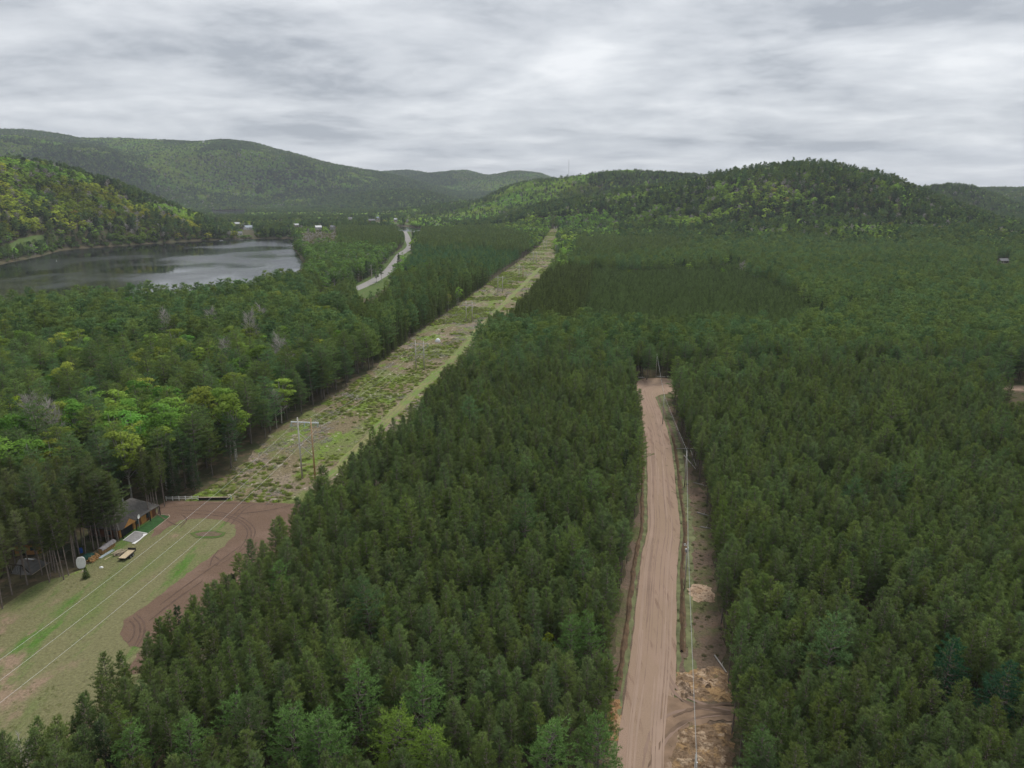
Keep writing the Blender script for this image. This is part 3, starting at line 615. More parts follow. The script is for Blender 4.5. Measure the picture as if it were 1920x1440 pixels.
KINDS = {  # name: (builder, crown material, bark, [variants per lod])
 'red_pine': (red, M_NEEDLE, M_BARK_PINE, (5, 4)), 'white_pine': (white, M_NEEDLE, M_BARK_DARK, (5, 4, 4)), 'spruce_tree': (spruce, M_NEEDLE, M_BARK_DARK, (3, 3, 3)),
 'broadleaf_tree': (broad, M_LEAF, M_BARK_BIRCH, (3, 3, 4)), 'bare_tree': (bare, M_BARK_GREY, M_BARK_GREY, (2, 2, 2))}
PUFF = None; PROTO = {}; CROWN = {}; TRUNK = {}; LODSTART = {}
for ki, (kn, (fn, cm, bm_, nv)) in enumerate(KINDS.items()):
    col = bpy.data.collections.new('source_' + kn); PROTO[kn] = col; idx = 0; LODSTART[kn] = []
    for lod, cnt in enumerate(nv):
        LODSTART[kn].append(idx)
        for s_ in range(cnt):
            Vc, Fc, Vw, Fw = fn(100 * ki + 10 * lod + s_ + 1, lod)
            if kn == 'bare_tree': PUFF = np.zeros((1, 3)) + .5
            if lod == 0:
                CROWN[(kn, s_)] = mesh_np(kn + '_crown', Vc, Fc, cm); add_puff(CROWN[(kn, s_)], PUFF, len(Vc)); TRUNK[(kn, s_)] = mesh_np(kn + '_trunk', Vw, Fw, bm_, smooth=True)
            V = np.concatenate([Vc, Vw]); 
            me = mesh_np('%s_source_%02d' % (kn, idx), V, [Fc, Fw + len(Vc)], [cm, bm_], np.concatenate([np.zeros(len(Fc)), np.ones(len(Fw))])); add_puff(me, PUFF, len(V))
            col.objects.link(bpy.data.objects.new('%s_%02d' % (kn, idx), me)); idx += 1
# understorey shrub prototypes
def shrub(seed, dense=1.0):
    r = np.random.default_rng(seed); n_ = int(150 * dense); nn = unit(r.normal(size=(n_, 3))); nn[:, 2] = np.abs(nn[:, 2])
    C = nn * r.uniform(.35, 1, (n_, 1)) * np.array([1, 1, .8]); V, Fc = leaves(C, nn + np.array([0, 0, .6]), .22, r)
    st = [((0, 0, 0), tuple(C[q]), .02, .008) for q in range(0, n_, 8)]; Vw, Fw = cyl(st, 3); global PUFF; PUFF = np.repeat(unit(nn + np.array([0, 0, .4])), 4, 0); return V, Fc, Vw, Fw
def slash(seed):
    r = np.random.default_rng(seed); st = []
    for q in range(26):
        p = np.array([r.normal(0, .7), r.normal(0, .7), .05 + abs(r.normal(0, .12))]); a = r.uniform(0, 6.28); d = np.array([math.cos(a), math.sin(a), r.normal(0, .15)]) * r.uniform(.3, 1.1)
        st.append((tuple(p), tuple(p + d), .035, .02))
    return cyl(st, 3)

# ================================================================== forest layout
# zones on the canopy, traced as pixels of the photograph and used as a map: name, polygon
ZP = [
 ('young', [(1112, 498), (1370, 492), (1480, 530), (1556, 575), (1545, 590), (1450, 602), (1085, 598), (1098, 540)]),
 ('spire', [(1010, 503), (1112, 496), (1098, 545), (1085, 600), (935, 600), (985, 540)]),
 ('spireL', [(640, 600), (660, 572), (700, 545), (750, 520), (800, 500), (860, 487), (930, 512), (960, 520), (880, 590), (790, 655), (740, 660), (700, 625)]),
 ('midred', [(630, 424), (765, 420), (766, 450), (700, 458), (640, 452)]),
 ('midred', [(785, 428), (905, 428), (990, 442), (990, 470), (785, 456)]),
 ('midred', [(1085, 448), (1230, 444), (1300, 455), (1290, 472), (1080, 480)]),
 ('teal', [(760, 500), (775, 455), (1000, 460), (990, 490), (935, 512), (860, 487)]),
 ('brownwood', [(563, 428), (634, 430), (634, 455), (566, 462)]),
 ('peninsula', [(560, 455), (640, 450), (760, 458), (735, 500), (690, 530), (610, 535), (572, 510)]),
 ('shoretrees', [(-300, 500), (0, 555), (330, 520), (480, 500), (600, 540), (600, 572), (300, 580), (-300, 620)]),
 ('leftpine', [(-300, 1100), (-300, 905), (0, 880), (160, 880), (330, 860), (390, 905), (360, 960), (300, 1000), (200, 1050), (60, 1160), (-100, 1300)]),
 ('leftforest', [(-300, 560), (0, 560), (300, 560), (600, 560), (700, 620), (760, 660), (560, 800), (400, 920), (0, 900), (-300, 940)]),
 ('whiteband', [(820, 690), (880, 640), (935, 598), (1085, 596), (1450, 602), (1560, 580), (1920, 560), (2300, 560), (2300, 770), (1920, 742), (1700, 700), (1500, 690), (1400, 712), (1255, 728), (1180, 705), (1030, 690), (900, 705)]),
 ('mixright', [(1040, 485), (1300, 455), (1500, 450), (2300, 470), (2300, 600), (1560, 585), (1480, 530), (1370, 490), (1110, 498), (1010, 505)]),
 ('flatfar', [(500, 395), (1160, 395), (1160, 450), (1040, 480), (980, 470), (760, 460), (560, 440)]),
]
SPACE = {'young': 2.7, 'spire': 3.3, 'spireL': 3.3, 'midred': 4.2, 'teal': 5.2, 'brownwood': 4.6, 'peninsula': 6.2, 'shoretrees': 6.2, 'leftpine': 3.9, 'leftforest': 5.5, 'whiteband': 5.5,
         'mixright': 6.2, 'flatfar': 7.2, 'plantation': 2.65, 'hill': 8.2, 'far': 9.8}
znames = list(SPACE)

CLEAR_POLYS = [CORRIDOR, ROADCLEAR, GRASSPATCH, GREENFIELD, PATIO] + TOWNCLEAR
GAR = [(-104, 154.5), (-93.5, 153), (-88, 157), (-88, 168.5), (-100.5, 169.5)]
def allowed(x, y):
    ok = np.ones(x.shape, bool)
    for P in CLEAR_POLYS + [GAR]: ok &= ~inpoly(x, y, P)
    for P, m_ in ((LAKE, 3), (RIVER_FAR, 5), (RIVER_MID, 3)): ok &= ~(inpoly(x, y, P) | (polydist(x, y, P) < m_))
    ok &= polydist(x, y, HWY, False) > 9
    return ok
def zone_of(x, y, z):
    px, py, dep = proj(x, y, z + 12.0)
    zi = np.full(x.shape, znames.index('plantation'))
    far = dep > 2600; zi[(py < 470) | (dep > 610)] = znames.index('hill'); zi[far] = znames.index('far')
    done = far.copy()
    px = px + 16 * (fbm(x, y, 14, 2, 3.0) - .5) * 2 * np.clip(600 / dep, .3, 1); pyj = py + (7 + 8 * (dep > 700)) * (fbm(x, y, 17, 2, 9.0) - .5) * 2
    for nm, P in ZP:
        lim = dep < 1500
        m_ = inpoly(px, pyj, P) & ~done & lim & ((z < 14) | (nm == 'flatfar')); zi[m_] = znames.index(nm); done |= m_
    return zi, px, py, dep
# horizon profile for dropping what lies wholly behind a crest
ang = np.linspace(-50, 50, 401); dd_ = 60 * (8500 / 60) ** np.linspace(0, 1, 500)
A_, D_ = np.meshgrid(np.radians(ang), dd_, indexing='ij'); ZH = terrain(D_ * np.sin(A_), D_ * np.cos(A_))
SL = np.maximum.accumulate((ZH - CAMH) / D_, axis=1)
def visible(x, y, z, top=24):
    a = np.degrees(np.arctan2(x, y)); d = np.hypot(x, y)
    i = np.clip(np.round((a + 50) / .25).astype(int), 0, 400); j = np.clip((np.log(d * .97 / 60) / math.log(8500 / 60) * 499).astype(int), 0, 499)
    return (z + top - CAMH) / d >= SL[i, j] - .002
pts = []
FR = 0.80
for sp in sorted(set(SPACE.values())):
    zs = [i for i, n_ in enumerate(znames) if SPACE[n_] == sp]
    dmax = {2.7: 760, 2.65: 640, 3.3: 760, 3.9: 340, 4.2: 1500, 4.6: 1300}.get(sp, 1500)
    if sp >= 6.2: dmax = 1500
    if sp == 8.2: dmin, dmax = 500, 2650
    elif sp == 9.8: dmin, dmax = 2550, 6400
    else: dmin = 40
    ny = int((dmax - dmin) / sp) + 1
    for rowb in range(0, ny, 200):
        yy = dmin + sp * np.arange(rowb, min(ny, rowb + 200)); xm = FR * (yy.max() + 25) + 15
        xx = np.arange(-xm, xm, sp); GX, GY = np.meshgrid(xx, yy); GX = GX + sp * .5 * (np.round(GY / sp) % 2)
        jt_ = .27 if sp < 3 else .38; GX = (GX + rng.uniform(-jt_, jt_, GX.shape) * sp).ravel(); GY = (GY + rng.uniform(-jt_, jt_, GY.shape) * sp).ravel()
        k = np.abs(GX) < FR * (GY + 25) + 12; GX, GY = GX[k], GY[k]
        gz = terrain(GX, GY); zi, px, py, dep = zone_of(GX, GY, gz); k = np.isin(zi, zs) & allowed(GX, GY)
        k &= visible(GX, GY, gz)
        pts.append(np.stack([GX[k], GY[k], gz[k], zi[k], px[k], py[k], dep[k]], -1))
T = np.concatenate(pts); 
tx, ty, tz, tzi, tpx, tpy, tdep = T.T; tzi = tzi.astype(int); NT = len(T)
kinds = list(KINDS)
kd = np.zeros(NT, int); hh = np.ones(NT); tint = np.zeros((NT, 3)); wid = np.ones(NT)
U = rng.random(NT); B = rng.random(NT)
def zm(n_): return tzi == znames.index(n_)
def choose(mask, probs):
    """probs: list of (kind, probability)"""
    c = 0.0; u_ = U
    for kn, p in probs:
        m_ = mask & (u_ >= c) & (u_ < c + p); kd[m_] = kinds.index(kn); c += p
RP, WP, SPR, BL, BT = range(5)
choose(zm('plantation'), [('red_pine', .985), ('white_pine', .008), ('spruce_tree', .007)])
choose(zm('young'), [('red_pine', 1)]); choose(zm('spire'), [('spruce_tree', 1)]); choose(zm('spireL'), [('spruce_tree', .85), ('white_pine', .13), ('broadleaf_tree', .02)])
choose(zm('midred'), [('red_pine', 1)]); choose(zm('teal'), [('white_pine', .85), ('red_pine', .15)]); choose(zm('brownwood'), [('bare_tree', .30), ('broadleaf_tree', .70)])
choose(zm('peninsula'), [('white_pine', .45), ('broadleaf_tree', .38), ('spruce_tree', .12), ('bare_tree', .05)])
choose(zm('shoretrees'), [('white_pine', .86), ('broadleaf_tree', .07), ('spruce_tree', .05), ('bare_tree', .02)])
choose(zm('leftpine'), [('red_pine', .93), ('white_pine', .05), ('spruce_tree', .02)])
lf = fbm(tx, ty, 45, 3, 5.0); lfm = zm('leftforest')
lfb = lfm & (lf < .54) & (tpx < 520) & (tpy > 640)
choose(lfm & ~lfb, [('white_pine', .78), ('broadleaf_tree', .05), ('spruce_tree', .13), ('bare_tree', .04)])
choose(lfb, [('white_pine', .40), ('broadleaf_tree', .34), ('spruce_tree', .20), ('bare_tree', .06)])
choose(zm('whiteband'), [('white_pine', .80), ('red_pine', .19), ('broadleaf_tree', .01)])
choose(zm('mixright'), [('white_pine', .70), ('red_pine', .18), ('broadleaf_tree', .05), ('spruce_tree', .07)])
choose(zm('flatfar'), [('white_pine', .36), ('broadleaf_tree', .26), ('spruce_tree', .28), ('bare_tree', .10)])
hn = fbm(tx, ty, 170, 4, 3.3); hm = zm('hill') | zm('far')
left = hm & (tpx < 700) & (tdep < 2000)
con = hn > .53
hn2 = fbm(tx, ty, 520, 4, 6.1); con = np.where(tdep > 2600, hn2 > .54, hn > np.where(tpx > 1400, .60, .56))
for P in ([(1290, 345), (1400, 350), (1470, 440), (1350, 440), (1290, 400)], [(1480, 325), (1545, 325), (1550, 360), (1500, 400)], [(1680, 340), (1860, 345), (1860, 400), (1740, 380)], [(480, 318), (800, 318), (830, 385), (480, 372)],
          [(120, 262), (280, 290), (260, 320), (100, 300)], [(0, 380), (300, 420), (440, 430), (430, 455), (0, 470)], [(1600, 340), (1750, 365), (1700, 380)]):
    con |= inpoly(tpx, tpy, P) & (fbm(tx, ty, 60, 3, 1.3) > .46)
choose(hm & con, [('spruce_tree', .42), ('white_pine', .34), ('broadleaf_tree', .20), ('bare_tree', .04)])
choose(hm & con & (tdep > 2600), [('spruce_tree', .42), ('white_pine', .34), ('broadleaf_tree', .24)])
choose(hm & ~con, [('broadleaf_tree', .78), ('spruce_tree', .09), ('white_pine', .07), ('bare_tree', .06)])
choose(zm('hill') & (tz < 16) & (tpx > 1150) & (fbm(tx, ty, 70, 3, 31.0) > .42), [('white_pine', .62), ('broadleaf_tree', .26), ('spruce_tree', .12)])
crest = hm & (tdep < 1700) & (tpx > 1330) & (tpy < 345) & (U < .30); kd[crest] = WP
# explicit placements seen in the photograph: (px, py of crown middle, kind, colour or None, height)
BASE = np.array([(0.190, 0.262, 0.084), (0.158, 0.250, 0.080), (0.085, 0.128, 0.060), (0.250, 0.400, 0.068), (0.3, 0.27, 0.25)])
tint[:] = BASE[kd]
nb1 = fbm(tx, ty, 25, 3, 7.7); nb2 = rng.random(NT)
var = (.80 + .4 * nb2) * (.82 + .36 * nb1); tint *= var[:, None]
m_ = kd == RP; tint[m_] *= np.stack([.86 + .24 * B, .95 + .1 * B, .8 + .4 * rng.random(NT)], -1)[m_]
m_ = kd == WP; tint[m_] *= np.stack([.80 + .45 * B, .92 + .16 * B, 1.15 - .35 * B], -1)[m_]
m_ = kd == BL; hb = fbm(tx, ty, 90, 2, 11.0)
tint[m_] = (tint * np.stack([.66 + .30 * np.clip(hb * 1.6 - .3, 0, 1) + .30 * B, .80 + .30 * B, .75 + .4 * B], -1))[m_]
yel = (kd == BL) & left & (fbm(tx, ty, 80, 2, 6.0) > .50); tint[yel] *= (1.35, 1.02, .8)
red_ = (kd == BL) & (rng.random(NT) < .015); tint[red_] *= (1.0, .6, .9)
tint[zm('young')] = (np.array([.145, .215, .068]) * (.7 + .6 * nb2[:, None]))[zm('young')]
sp_ = (zm('spire') | zm('spireL')) & (kd == SPR); tint[sp_] = (np.array([.155, .205, .060]) * (.75 + .5 * nb2[:, None]))[sp_]
m_ = zm('teal') & (kd == WP); tint[m_] *= (.85, .98, 1.15)
m_ = zm('leftpine'); tint[m_] *= (1.0, .88, 1.0)
hh = rng.normal(1, .06, NT); wid = rng.normal(1, .08, NT)
hh[zm('young')] *= .52 * rng.uniform(.8, 1.2, zm('young').sum()); wid[zm('young')] = .75 / .52 * rng.normal(1, .05, zm('young').sum()) * .8
hh[zm('spire') | zm('spireL')] *= .95; wid[sp_] *= .78
hh[zm('shoretrees')] *= 1.02; hh[lfm & (kd != WP)] *= .95; hh[zm('teal')] *= .72; hh[zm('whiteband') & (kd == WP)] *= .84; hh[zm('mixright') & (kd == WP)] *= .84
hh[lfm & (kd == SPR)] *= 1.15; hh[lfm & (kd == WP)] *= 1.05; hh[zm('leftpine')] *= 1.08
hh[zm('flatfar')] *= .9; m_ = (zm('peninsula') | zm('flatfar')); hh[m_ & (kd == BL)] *= 1.25; hh[m_ & (kd == WP)] *= .80; hh[hm & (kd == SPR)] *= 1.05; hh[hm & (kd == WP)] *= .88; hh[zm('midred')] *= 1.1
hh[hm & (tdep < 1800) & (kd == BL)] *= rng.uniform(.75, 1.05, NT)[hm & (tdep < 1800) & (kd == BL)]
hh[crest] *= rng.uniform(1.0, 1.35, NT)[crest]; wid[crest] *= .75
kd[zm('plantation') & (kd == WP) & (tpx < 680)] = RP; far_ = zm('far'); tint[far_ & (kd == BL)] *= .82; wid[far_] *= 1.75; wid[far_ & (kd == SPR)] *= 1.25; wid[zm('hill')] *= 1.38; wid[zm('flatfar') | zm('peninsula')] *= 1.2; m_ = (kd == WP) & (zm('leftforest') | zm('whiteband') | zm('shoretrees') | zm('mixright')); wid[m_] *= 1.38; hh[lfm & (kd == BL)] *= 1.25; wid[lfm & (kd == BL)] *= 1.3
hh[zm('plantation')] *= rng.normal(1, .07, zm('plantation').sum()); hh[zm('plantation')] *= (1 + .10 * (fbm(tx, ty, 12, 2, 2.0) - .5))[zm('plantation')]
m_ = lfm | zm('shoretrees'); hh[m_] *= rng.uniform(.78, 1.12, NT)[m_]
m_ = lfm & (kd == BL); tint[m_] = (np.array([.21, .34, .062]) * rng.uniform(.6, 1.2, (NT, 1)) * np.stack([.7 + .7 * B, np.ones(NT), np.ones(NT)], -1))[m_]; hh[m_] *= 1.28
pf = fbm(tx, ty, 110, 3, 13.0); pf2 = fbm(tx, ty, 420, 3, 21.0); pq = np.where(tdep > 2600, pf2, pf)
m_ = hm & (kd == BL); tint[m_] *= (.66 + .60 * sstep(.38, .62, pq))[m_][:, None]
m_ = hm & (kd != BL) & (kd != BT); tint[m_] *= .80
m_ = zm('peninsula') & (kd == BL); tint[m_] = (np.array([.165, .285, .07]) * rng.uniform(.55, 1.15, (NT, 1)))[m_]
m_ = zm('brownwood') & (kd == BL); tint[m_] = (np.array([.20, .20, .09]) * rng.uniform(.7, 1.1, (NT, 1)))[m_]
hh = np.clip(hh, .3, 1.6); wid = np.clip(wid, .55, 2.6)
# gaps in the plantation (clusters of missing stems)
gap = zm('plantation') & (fbm(tx, ty, 9, 2, 8.8) > .80)
keep = ~gap & ~((kd == WP) & (zm('whiteband')) & (rng.random(NT) < .06))
special = []
def put(px, py, kind, col, h, zc=.7, w=1.0, rad=2.6, label=None):
    if kind == 'broadleaf_tree' and px < 710 and py > 560: h *= 1.42; w *= 1.75; rad = 3.6
    if zc == 0: rad = 1.3
    if kind == 'white_pine' and py > 1000: h *= 1.12; w *= 1.5; rad = 3.6; col = tuple(c * 1.12 for c in col)
    if kind == 'bare_tree' and py < 900: h *= 1.62; w *= 1.7; rad = 3.8
    H0 = {'red_pine': 15, 'white_pine': 19, 'spruce_tree': 14, 'broadleaf_tree': 14, 'bare_tree': 14}[kind] * h
    x, y = gp(px, py, H0 * zc); special.append((x, y, 0.0, kind, col, h, w, label, px, py))
    keep[np.hypot(tx - x, ty - y) < rad] = False
Wg = (.155, .275, .078); Wy = (.21, .32, .06)
for px, py, c_, h, w, lb in [(790, 1310, Wg, .86, .75, 'full blue green white pine, tallest near the bottom centre'), (672, 1295, Wg, .86, .72, 'blue green white pine left of the tall bottom centre one'), (735, 1365, Wy, .84, .75, 'yellow green white pine in front of the two blue green ones'),
        (640, 1380, Wg, .80, .7, None), (540, 1375, Wg, .82, .7, None), (820, 1400, Wy, .8, .7, None), (590, 1400, Wg, .8, .7, None), (430, 1340, Wg, .74, .6, None), (1020, 1400, Wg, .8, .75, 'white pine with a pale top between bottom spires and road'), (1120, 1200, Wg, .80, .55, 'blue green white pine by the left roadside, upper one'), (1072, 1195, Wg, .8, .55, None),
        (1125, 1400, Wg, .8, .6, 'blue green white pine at the left roadside, bottom edge'), (350, 1398, Wg, .74, .6, None), (240, 1410, Wg, .72, .6, None), (1780, 1240, (.045, .13, .06), .8, .6, 'bluish white pine among red pines, lower right'), (1870, 1280, (.045, .12, .06), .84, .6, None), (520, 1085, Wg, .72, .5, None), (1365, 960, Wy, .78, .6, 'bright green pine at the right roadside edge')]:
    put(px, py, 'white_pine', c_, h, .78, w, 3.0, lb)
for px, py, c_, h, w, lb in [(905, 1390, (.12, .17, .03), .82, .62, 'narrow yellow green spire beside the bottom white pines'), (955, 1190, (.10, .13, .028), .95, .55, 'slim yellow tipped spire in the plantation, left of two'), (1036, 1180, (.085, .11, .028), .95, .5, 'slim yellow tipped spire in the plantation, nearer the road'), (680, 1400, (.09, .12, .03), .72, .55, None), (160, 1074, (.06, .12, .02), .18, .42, 'small dark conifer beside the white oval cover')]:
    put(px, py, 'spruce_tree', c_, h, .8 if h > .5 else .5, w, 1.2, lb)
YB = (.27, .37, .035); GB = (.15, .32, .04)
for px, py, c_, h, w, lb in [(1028, 1215, (.20, .25, .03), .93, .55, 'small lime topped tree near the left roadside'), (32, 768, YB, .85, .95, 'yellow green maple at the left picture edge'), (97, 725, GB, .95, .62, 'tall bright green birch, left forest'), (152, 742, YB, .85, .7, 'yellow green tree right of the tall birch'), (92, 760, YB, .7, .7, None), (225, 706, (.2, .33, .03), .9, .6, 'lime green crown rising behind dark pines'), (258, 815, GB, .8, .6, 'left of two green birches behind the dark pine clump'),
        (275, 815, GB, .8, .5, 'right of two green birches behind the dark pine clump'), (352, 780, (.16, .28, .03), .85, .6, None), (392, 775, (.14, .27, .03), .85, .55, 'slender pale green birch near the forest edge'), (410, 735, (.17, .28, .03), .9, .5, None), (120, 810, GB, .8, .6, None), (70, 808, GB, .8, .6, None), (20, 812, GB, .75, .6, None),
        (560, 690, (.13, .25, .03), .95, .7, 'green birch beside the clearing forest edge'), (545, 655, (.13, .24, .03), .95, .7, None), (632, 636, (.13, .26, .03), 1., .6, None), (640, 610, (.15, .28, .03), 1., .6, None), (245, 575, (.1, .24, .03), 1.1, .8, None), (700, 470, (.14, .3, .04), 1.1, 1.2, None), (795, 505, (.16, .26, .04), .9, 1.0, None), (765, 512, (.16, .26, .04), .9, .8, None),
        (968, 617, (.11, .23, .03), .95, .62, 'bright green tree on the clearing edge among white pines'), (998, 448, (.16, .3, .04), 1.1, 1.4, None), (1355, 508, (.17, .33, .02), .8, .9, 'bright lime tree behind the young plantation'), (1180, 510, YB, .7, .6, None), (595, 395, (.16, .25, .06), 1.2, 1.2, None), (680, 458, (.13, .27, .05), 1.1, 1.2, None), (640, 470, (.13, .27, .05), 1.1, 1.0, None), (600, 480, (.1, .25, .05), 1.1, 1.0, None)]:
    put(px, py, 'broadleaf_tree', c_, h, .68, w, 2.6, lb)
for h_ in HOUSES:      # open ground round each house and towards the viewer
    hx, hy = gp(h_[0], h_[1]); hd_ = math.hypot(hx, hy); ux, uy = -hx / hd_, -hy / hd_; rx, ry = tx - hx, ty - hy; al = rx * ux + ry * uy; ac = np.abs(rx * uy - ry * ux)
    ln_ = min(380, hd_ * .19); keep &= ~((al > -12) & (al < ln_) & (ac < h_[2] * .55 + 3))
VIS = [([(664, 541), (700, 522), (728, 505), (738, 490), (748, 492), (742, 512), (716, 535), (708, 550), (668, 552)], 640), ([(755, 476), (762, 461), (778, 462), (770, 477)], 1000), ([(744, 427), (792, 428), (790, 433), (748, 432)], 1600), ([(394, 393), (462, 394), (460, 401), (400, 401)], 3150), ([(1880, 718), (1940, 716), (1940, 737), (1884, 737)], 297)]
for P_, dl in VIS:
    d0_ = 1240 if dl == 1600 else 0
    for fr in (.05, .3, .55, .8, 1.0):
        q1, q2, q3 = proj(tx, ty, tz + 17 * hh * fr); keep &= ~(inpoly(q1, q2, P_) & (q3 < dl) & (q3 > d0_))
for px, py, h in [(5, 1142, 1.0), (58, 1078, 1.1), (80, 1079, 1.05), (93, 1092, 1.1), (98, 1061, 1.1), (113, 1082, 1.15), (120, 1087, 1.1), (129, 1079, 1.15), (104, 1074, 1.0), (140, 1063, 1.15), (142, 1045, 1.1), (149, 1040, 1.15), (161, 1040, 1.1), (176, 1031, 1.2), (186, 1034, 1.1), (200, 1019, 1.15), (211, 1016, 1.2), (222, 1015, 1.2),
                  (30, 1062, 1.1), (44, 1070, 1.05), (70, 1050, 1.1), (20, 1095, 1.0), (281, 975, 1.05), (287, 968, 1.1), (292, 966, 1.05), (298, 965, 1.1), (309, 950, 1.1), (180, 1008, 1.15), (190, 998, 1.2), (170, 1016, 1.2), (155, 1022, 1.2)]:
    put(px, py, 'red_pine', tuple(np.array((.14, .18, .055)) * rng.uniform(.75, 1.1)), h, 0, 1.15)
for px, py, h in [(205, 1023, .84), (189, 1014, .9), (176, 1005, .95), (218, 1010, .75)]: put(px, py, 'white_pine', (.11, .15, .055), h, 0, .95)
P_ = np.array(LAKE[3:16]); 
for i in range(len(P_) - 1):
    a, b = P_[i], P_[i + 1]; L_ = np.hypot(*(b - a)); nn_ = (b - a)[::-1] * (-1, 1) / L_
    if not inpoly(np.array([(a + nn_ * 5)[0]]), np.array([(a + nn_ * 5)[1]]), LAKE)[0] == False: nn_ = -nn_
    for q in range(int(L_ / 3.2)):
        c_ = a + (b - a) * rng.random() + nn_ * rng.uniform(-.5, 15); g_ = rng.uniform(.6, 1.1)
        special.append((c_[0], c_[1], 0, 'broadleaf_tree' if rng.random() < .93 else 'bare_tree', (.17 * g_, .27 * g_, .06 * g_), rng.uniform(.25, .6), rng.uniform(.5, .9), None, 0, 0))
for px, py, h, lb in [(470, 610, 1.15, 'large bare grey tree among the left white pines'), (395, 600, 1.0, None), (490, 590, 1.0, None), (545, 680, .8, 'leafless grey tree beside the green birch'), (310, 605, 1.1, None), (95, 790, 1.0, 'pale leafless tree between green birches, left forest'), (525, 650, 1.0, None), (430, 660, 1.0, None), (55, 770, .9, None), (45, 1425, .8, None), (620, 1430, .78, 'dead grey tree sticking out at the bottom edge')]:
    put(px, py, 'bare_tree', (.3, .28, .26), h, .75, .9, 2.2, lb)
for px, py in [(175, 698), (185, 700)]: put(px, py, 'broadleaf_tree', (.14, .07, .03), .8, .68, .8, 2.4, 'rusty red leaved tree among dark pines' if px == 175 else None)
tx, ty, tz, tzi, tpx, tpy, tdep, kd, hh, wid, tint = [a[keep] for a in (tx, ty, tz, tzi, tpx, tpy, tdep, kd, hh, wid, tint)]
S_lab = {}
if special:
    n0 = len(tx); sx = np.array([s[0] for s in special]); sy = np.array([s[1] for s in special]); szz = terrain(sx, sy)
    _, spx, spy, sdp = zone_of(sx, sy, szz)
    tx = np.append(tx, sx); ty = np.append(ty, sy); tz = np.append(tz, szz); tzi = np.append(tzi, np.full(len(special), znames.index('plantation')))
    tpx = np.append(tpx, spx); tpy = np.append(tpy, spy); tdep = np.append(tdep, sdp); kd = np.append(kd, [kinds.index(s[3]) for s in special])
    hh = np.append(hh, [s[5] for s in special]); wid = np.append(wid, [s[6] / s[5] for s in special]); tint = np.concatenate([tint, np.array([s[4] for s in special])])
    S_lab = {n0 + i: s[7] for i, s in enumerate(special) if s[7]}
NT = len(tx); print('TREES', NT, [int((kd == i).sum()) for i in range(5)])
# ------------------------------------------------------------------ individuals and masses
Z0 = znames
def tree_label(i, kn):
    z = Z0[tzi[i]]; x, y, px, py = tx[i], ty[i], tpx[i], tpy[i]
    nearroad = polydist(np.array([x]), np.array([y]), ROADCLEAR)[0]; nearcorr = polydist(np.array([x]), np.array([y]), CORRIDOR)[0]
    if kn == 'red_pine':
        if z == 'leftpine': return 'dark red pine of the grove around the brown cabin', 'pines around the cabin'
        if nearroad < 4 and x > 25 and px > 1240: return 'red pine with bare trunk on the right verge of the sand road', 'edge pines right of the sand road'
        if nearroad < 4: return 'red pine on the plantation edge left of the sand road', 'edge pines left of the sand road'
        if nearcorr < 4: return 'red pine on the plantation edge facing the grass field', 'edge pines along the field'
        if px > 1280: return 'dark green red pine deep in the plantation right of the road', 'pines of the right plantation'
        return 'dark green red pine inside the plantation between field and road', 'pines of the middle plantation'
    side = 'left of the clearing' if px < 960 and x < -20 and z in ('leftforest', 'leftpine', 'shoretrees', 'spireL', 'peninsula', 'teal') else ('in the pale pine band beyond the road end' if z == 'whiteband' else ('among the plantation pines' if z == 'plantation' else ('in the mixed woods on the right' if z == 'mixright' else 'on the distant wooded slopes')))
    d = {'white_pine': 'feathery blue green white pine', 'spruce_tree': 'narrow dark pointed conifer', 'broadleaf_tree': 'light green leafy tree', 'bare_tree': 'leafless grey tree'}[kn]
    return d + ' ' + side, {'white_pine': 'white pines ', 'spruce_tree': 'pointed conifers ', 'broadleaf_tree': 'leafy trees ', 'bare_tree': 'leafless trees '}[kn] + side
CATS = {'red_pine': 'red pine', 'white_pine': 'white pine', 'spruce_tree': 'spruce', 'broadleaf_tree': 'broadleaf tree', 'bare_tree': 'bare tree'}
HGT = {'red_pine': 15, 'white_pine': 19, 'spruce_tree': 14, 'broadleaf_tree': 14, 'bare_tree': 14}
var_i = rng.integers(0, 1000, NT); rotz = rng.uniform(0, 6.283, NT)
tx4, ty4, tz4 = rng.normal(0, .025, NT), rng.normal(0, .025, NT), None
def points_object(name, idx, kn, label):
    nv = KINDS[kn][3]; ls = LODSTART[kn]
    lod = np.zeros(len(idx), int); d_ = tdep[idx]
    lod[d_ > 330] = 1
    if len(nv) > 2: lod[d_ > 950] = 2
    pid = np.array(ls)[lod] + var_i[idx] % np.array(nv)[lod]
    me = bpy.data.meshes.new(name); me.vertices.add(len(idx)); me.vertices.foreach_set('co', np.stack([tx[idx], ty[idx], tz[idx] - .1], -1).astype(np.float32).ravel())
    a = me.attributes.new('rot', 'FLOAT_VECTOR', 'POINT'); a.data.foreach_set('vector', np.stack([tx4[idx], ty4[idx], rotz[idx]], -1).astype(np.float32).ravel())
    a = me.attributes.new('scl', 'FLOAT_VECTOR', 'POINT'); a.data.foreach_set('vector', np.stack([hh[idx] * wid[idx], hh[idx] * wid[idx], hh[idx]], -1).astype(np.float32).ravel())
    a = me.attributes.new('pid', 'INT', 'POINT'); a.data.foreach_set('value', pid.astype(np.int32))
    a = me.attributes.new('tint', 'FLOAT_COLOR', 'POINT'); a.data.foreach_set('color', np.concatenate([tint[idx], np.ones((len(idx), 1))], 1).astype(np.float32).ravel())
    o = link(bpy.data.objects.new(name, me)); tag(o, label, kind='stuff'); scatter(o, PROTO[kn]); return o
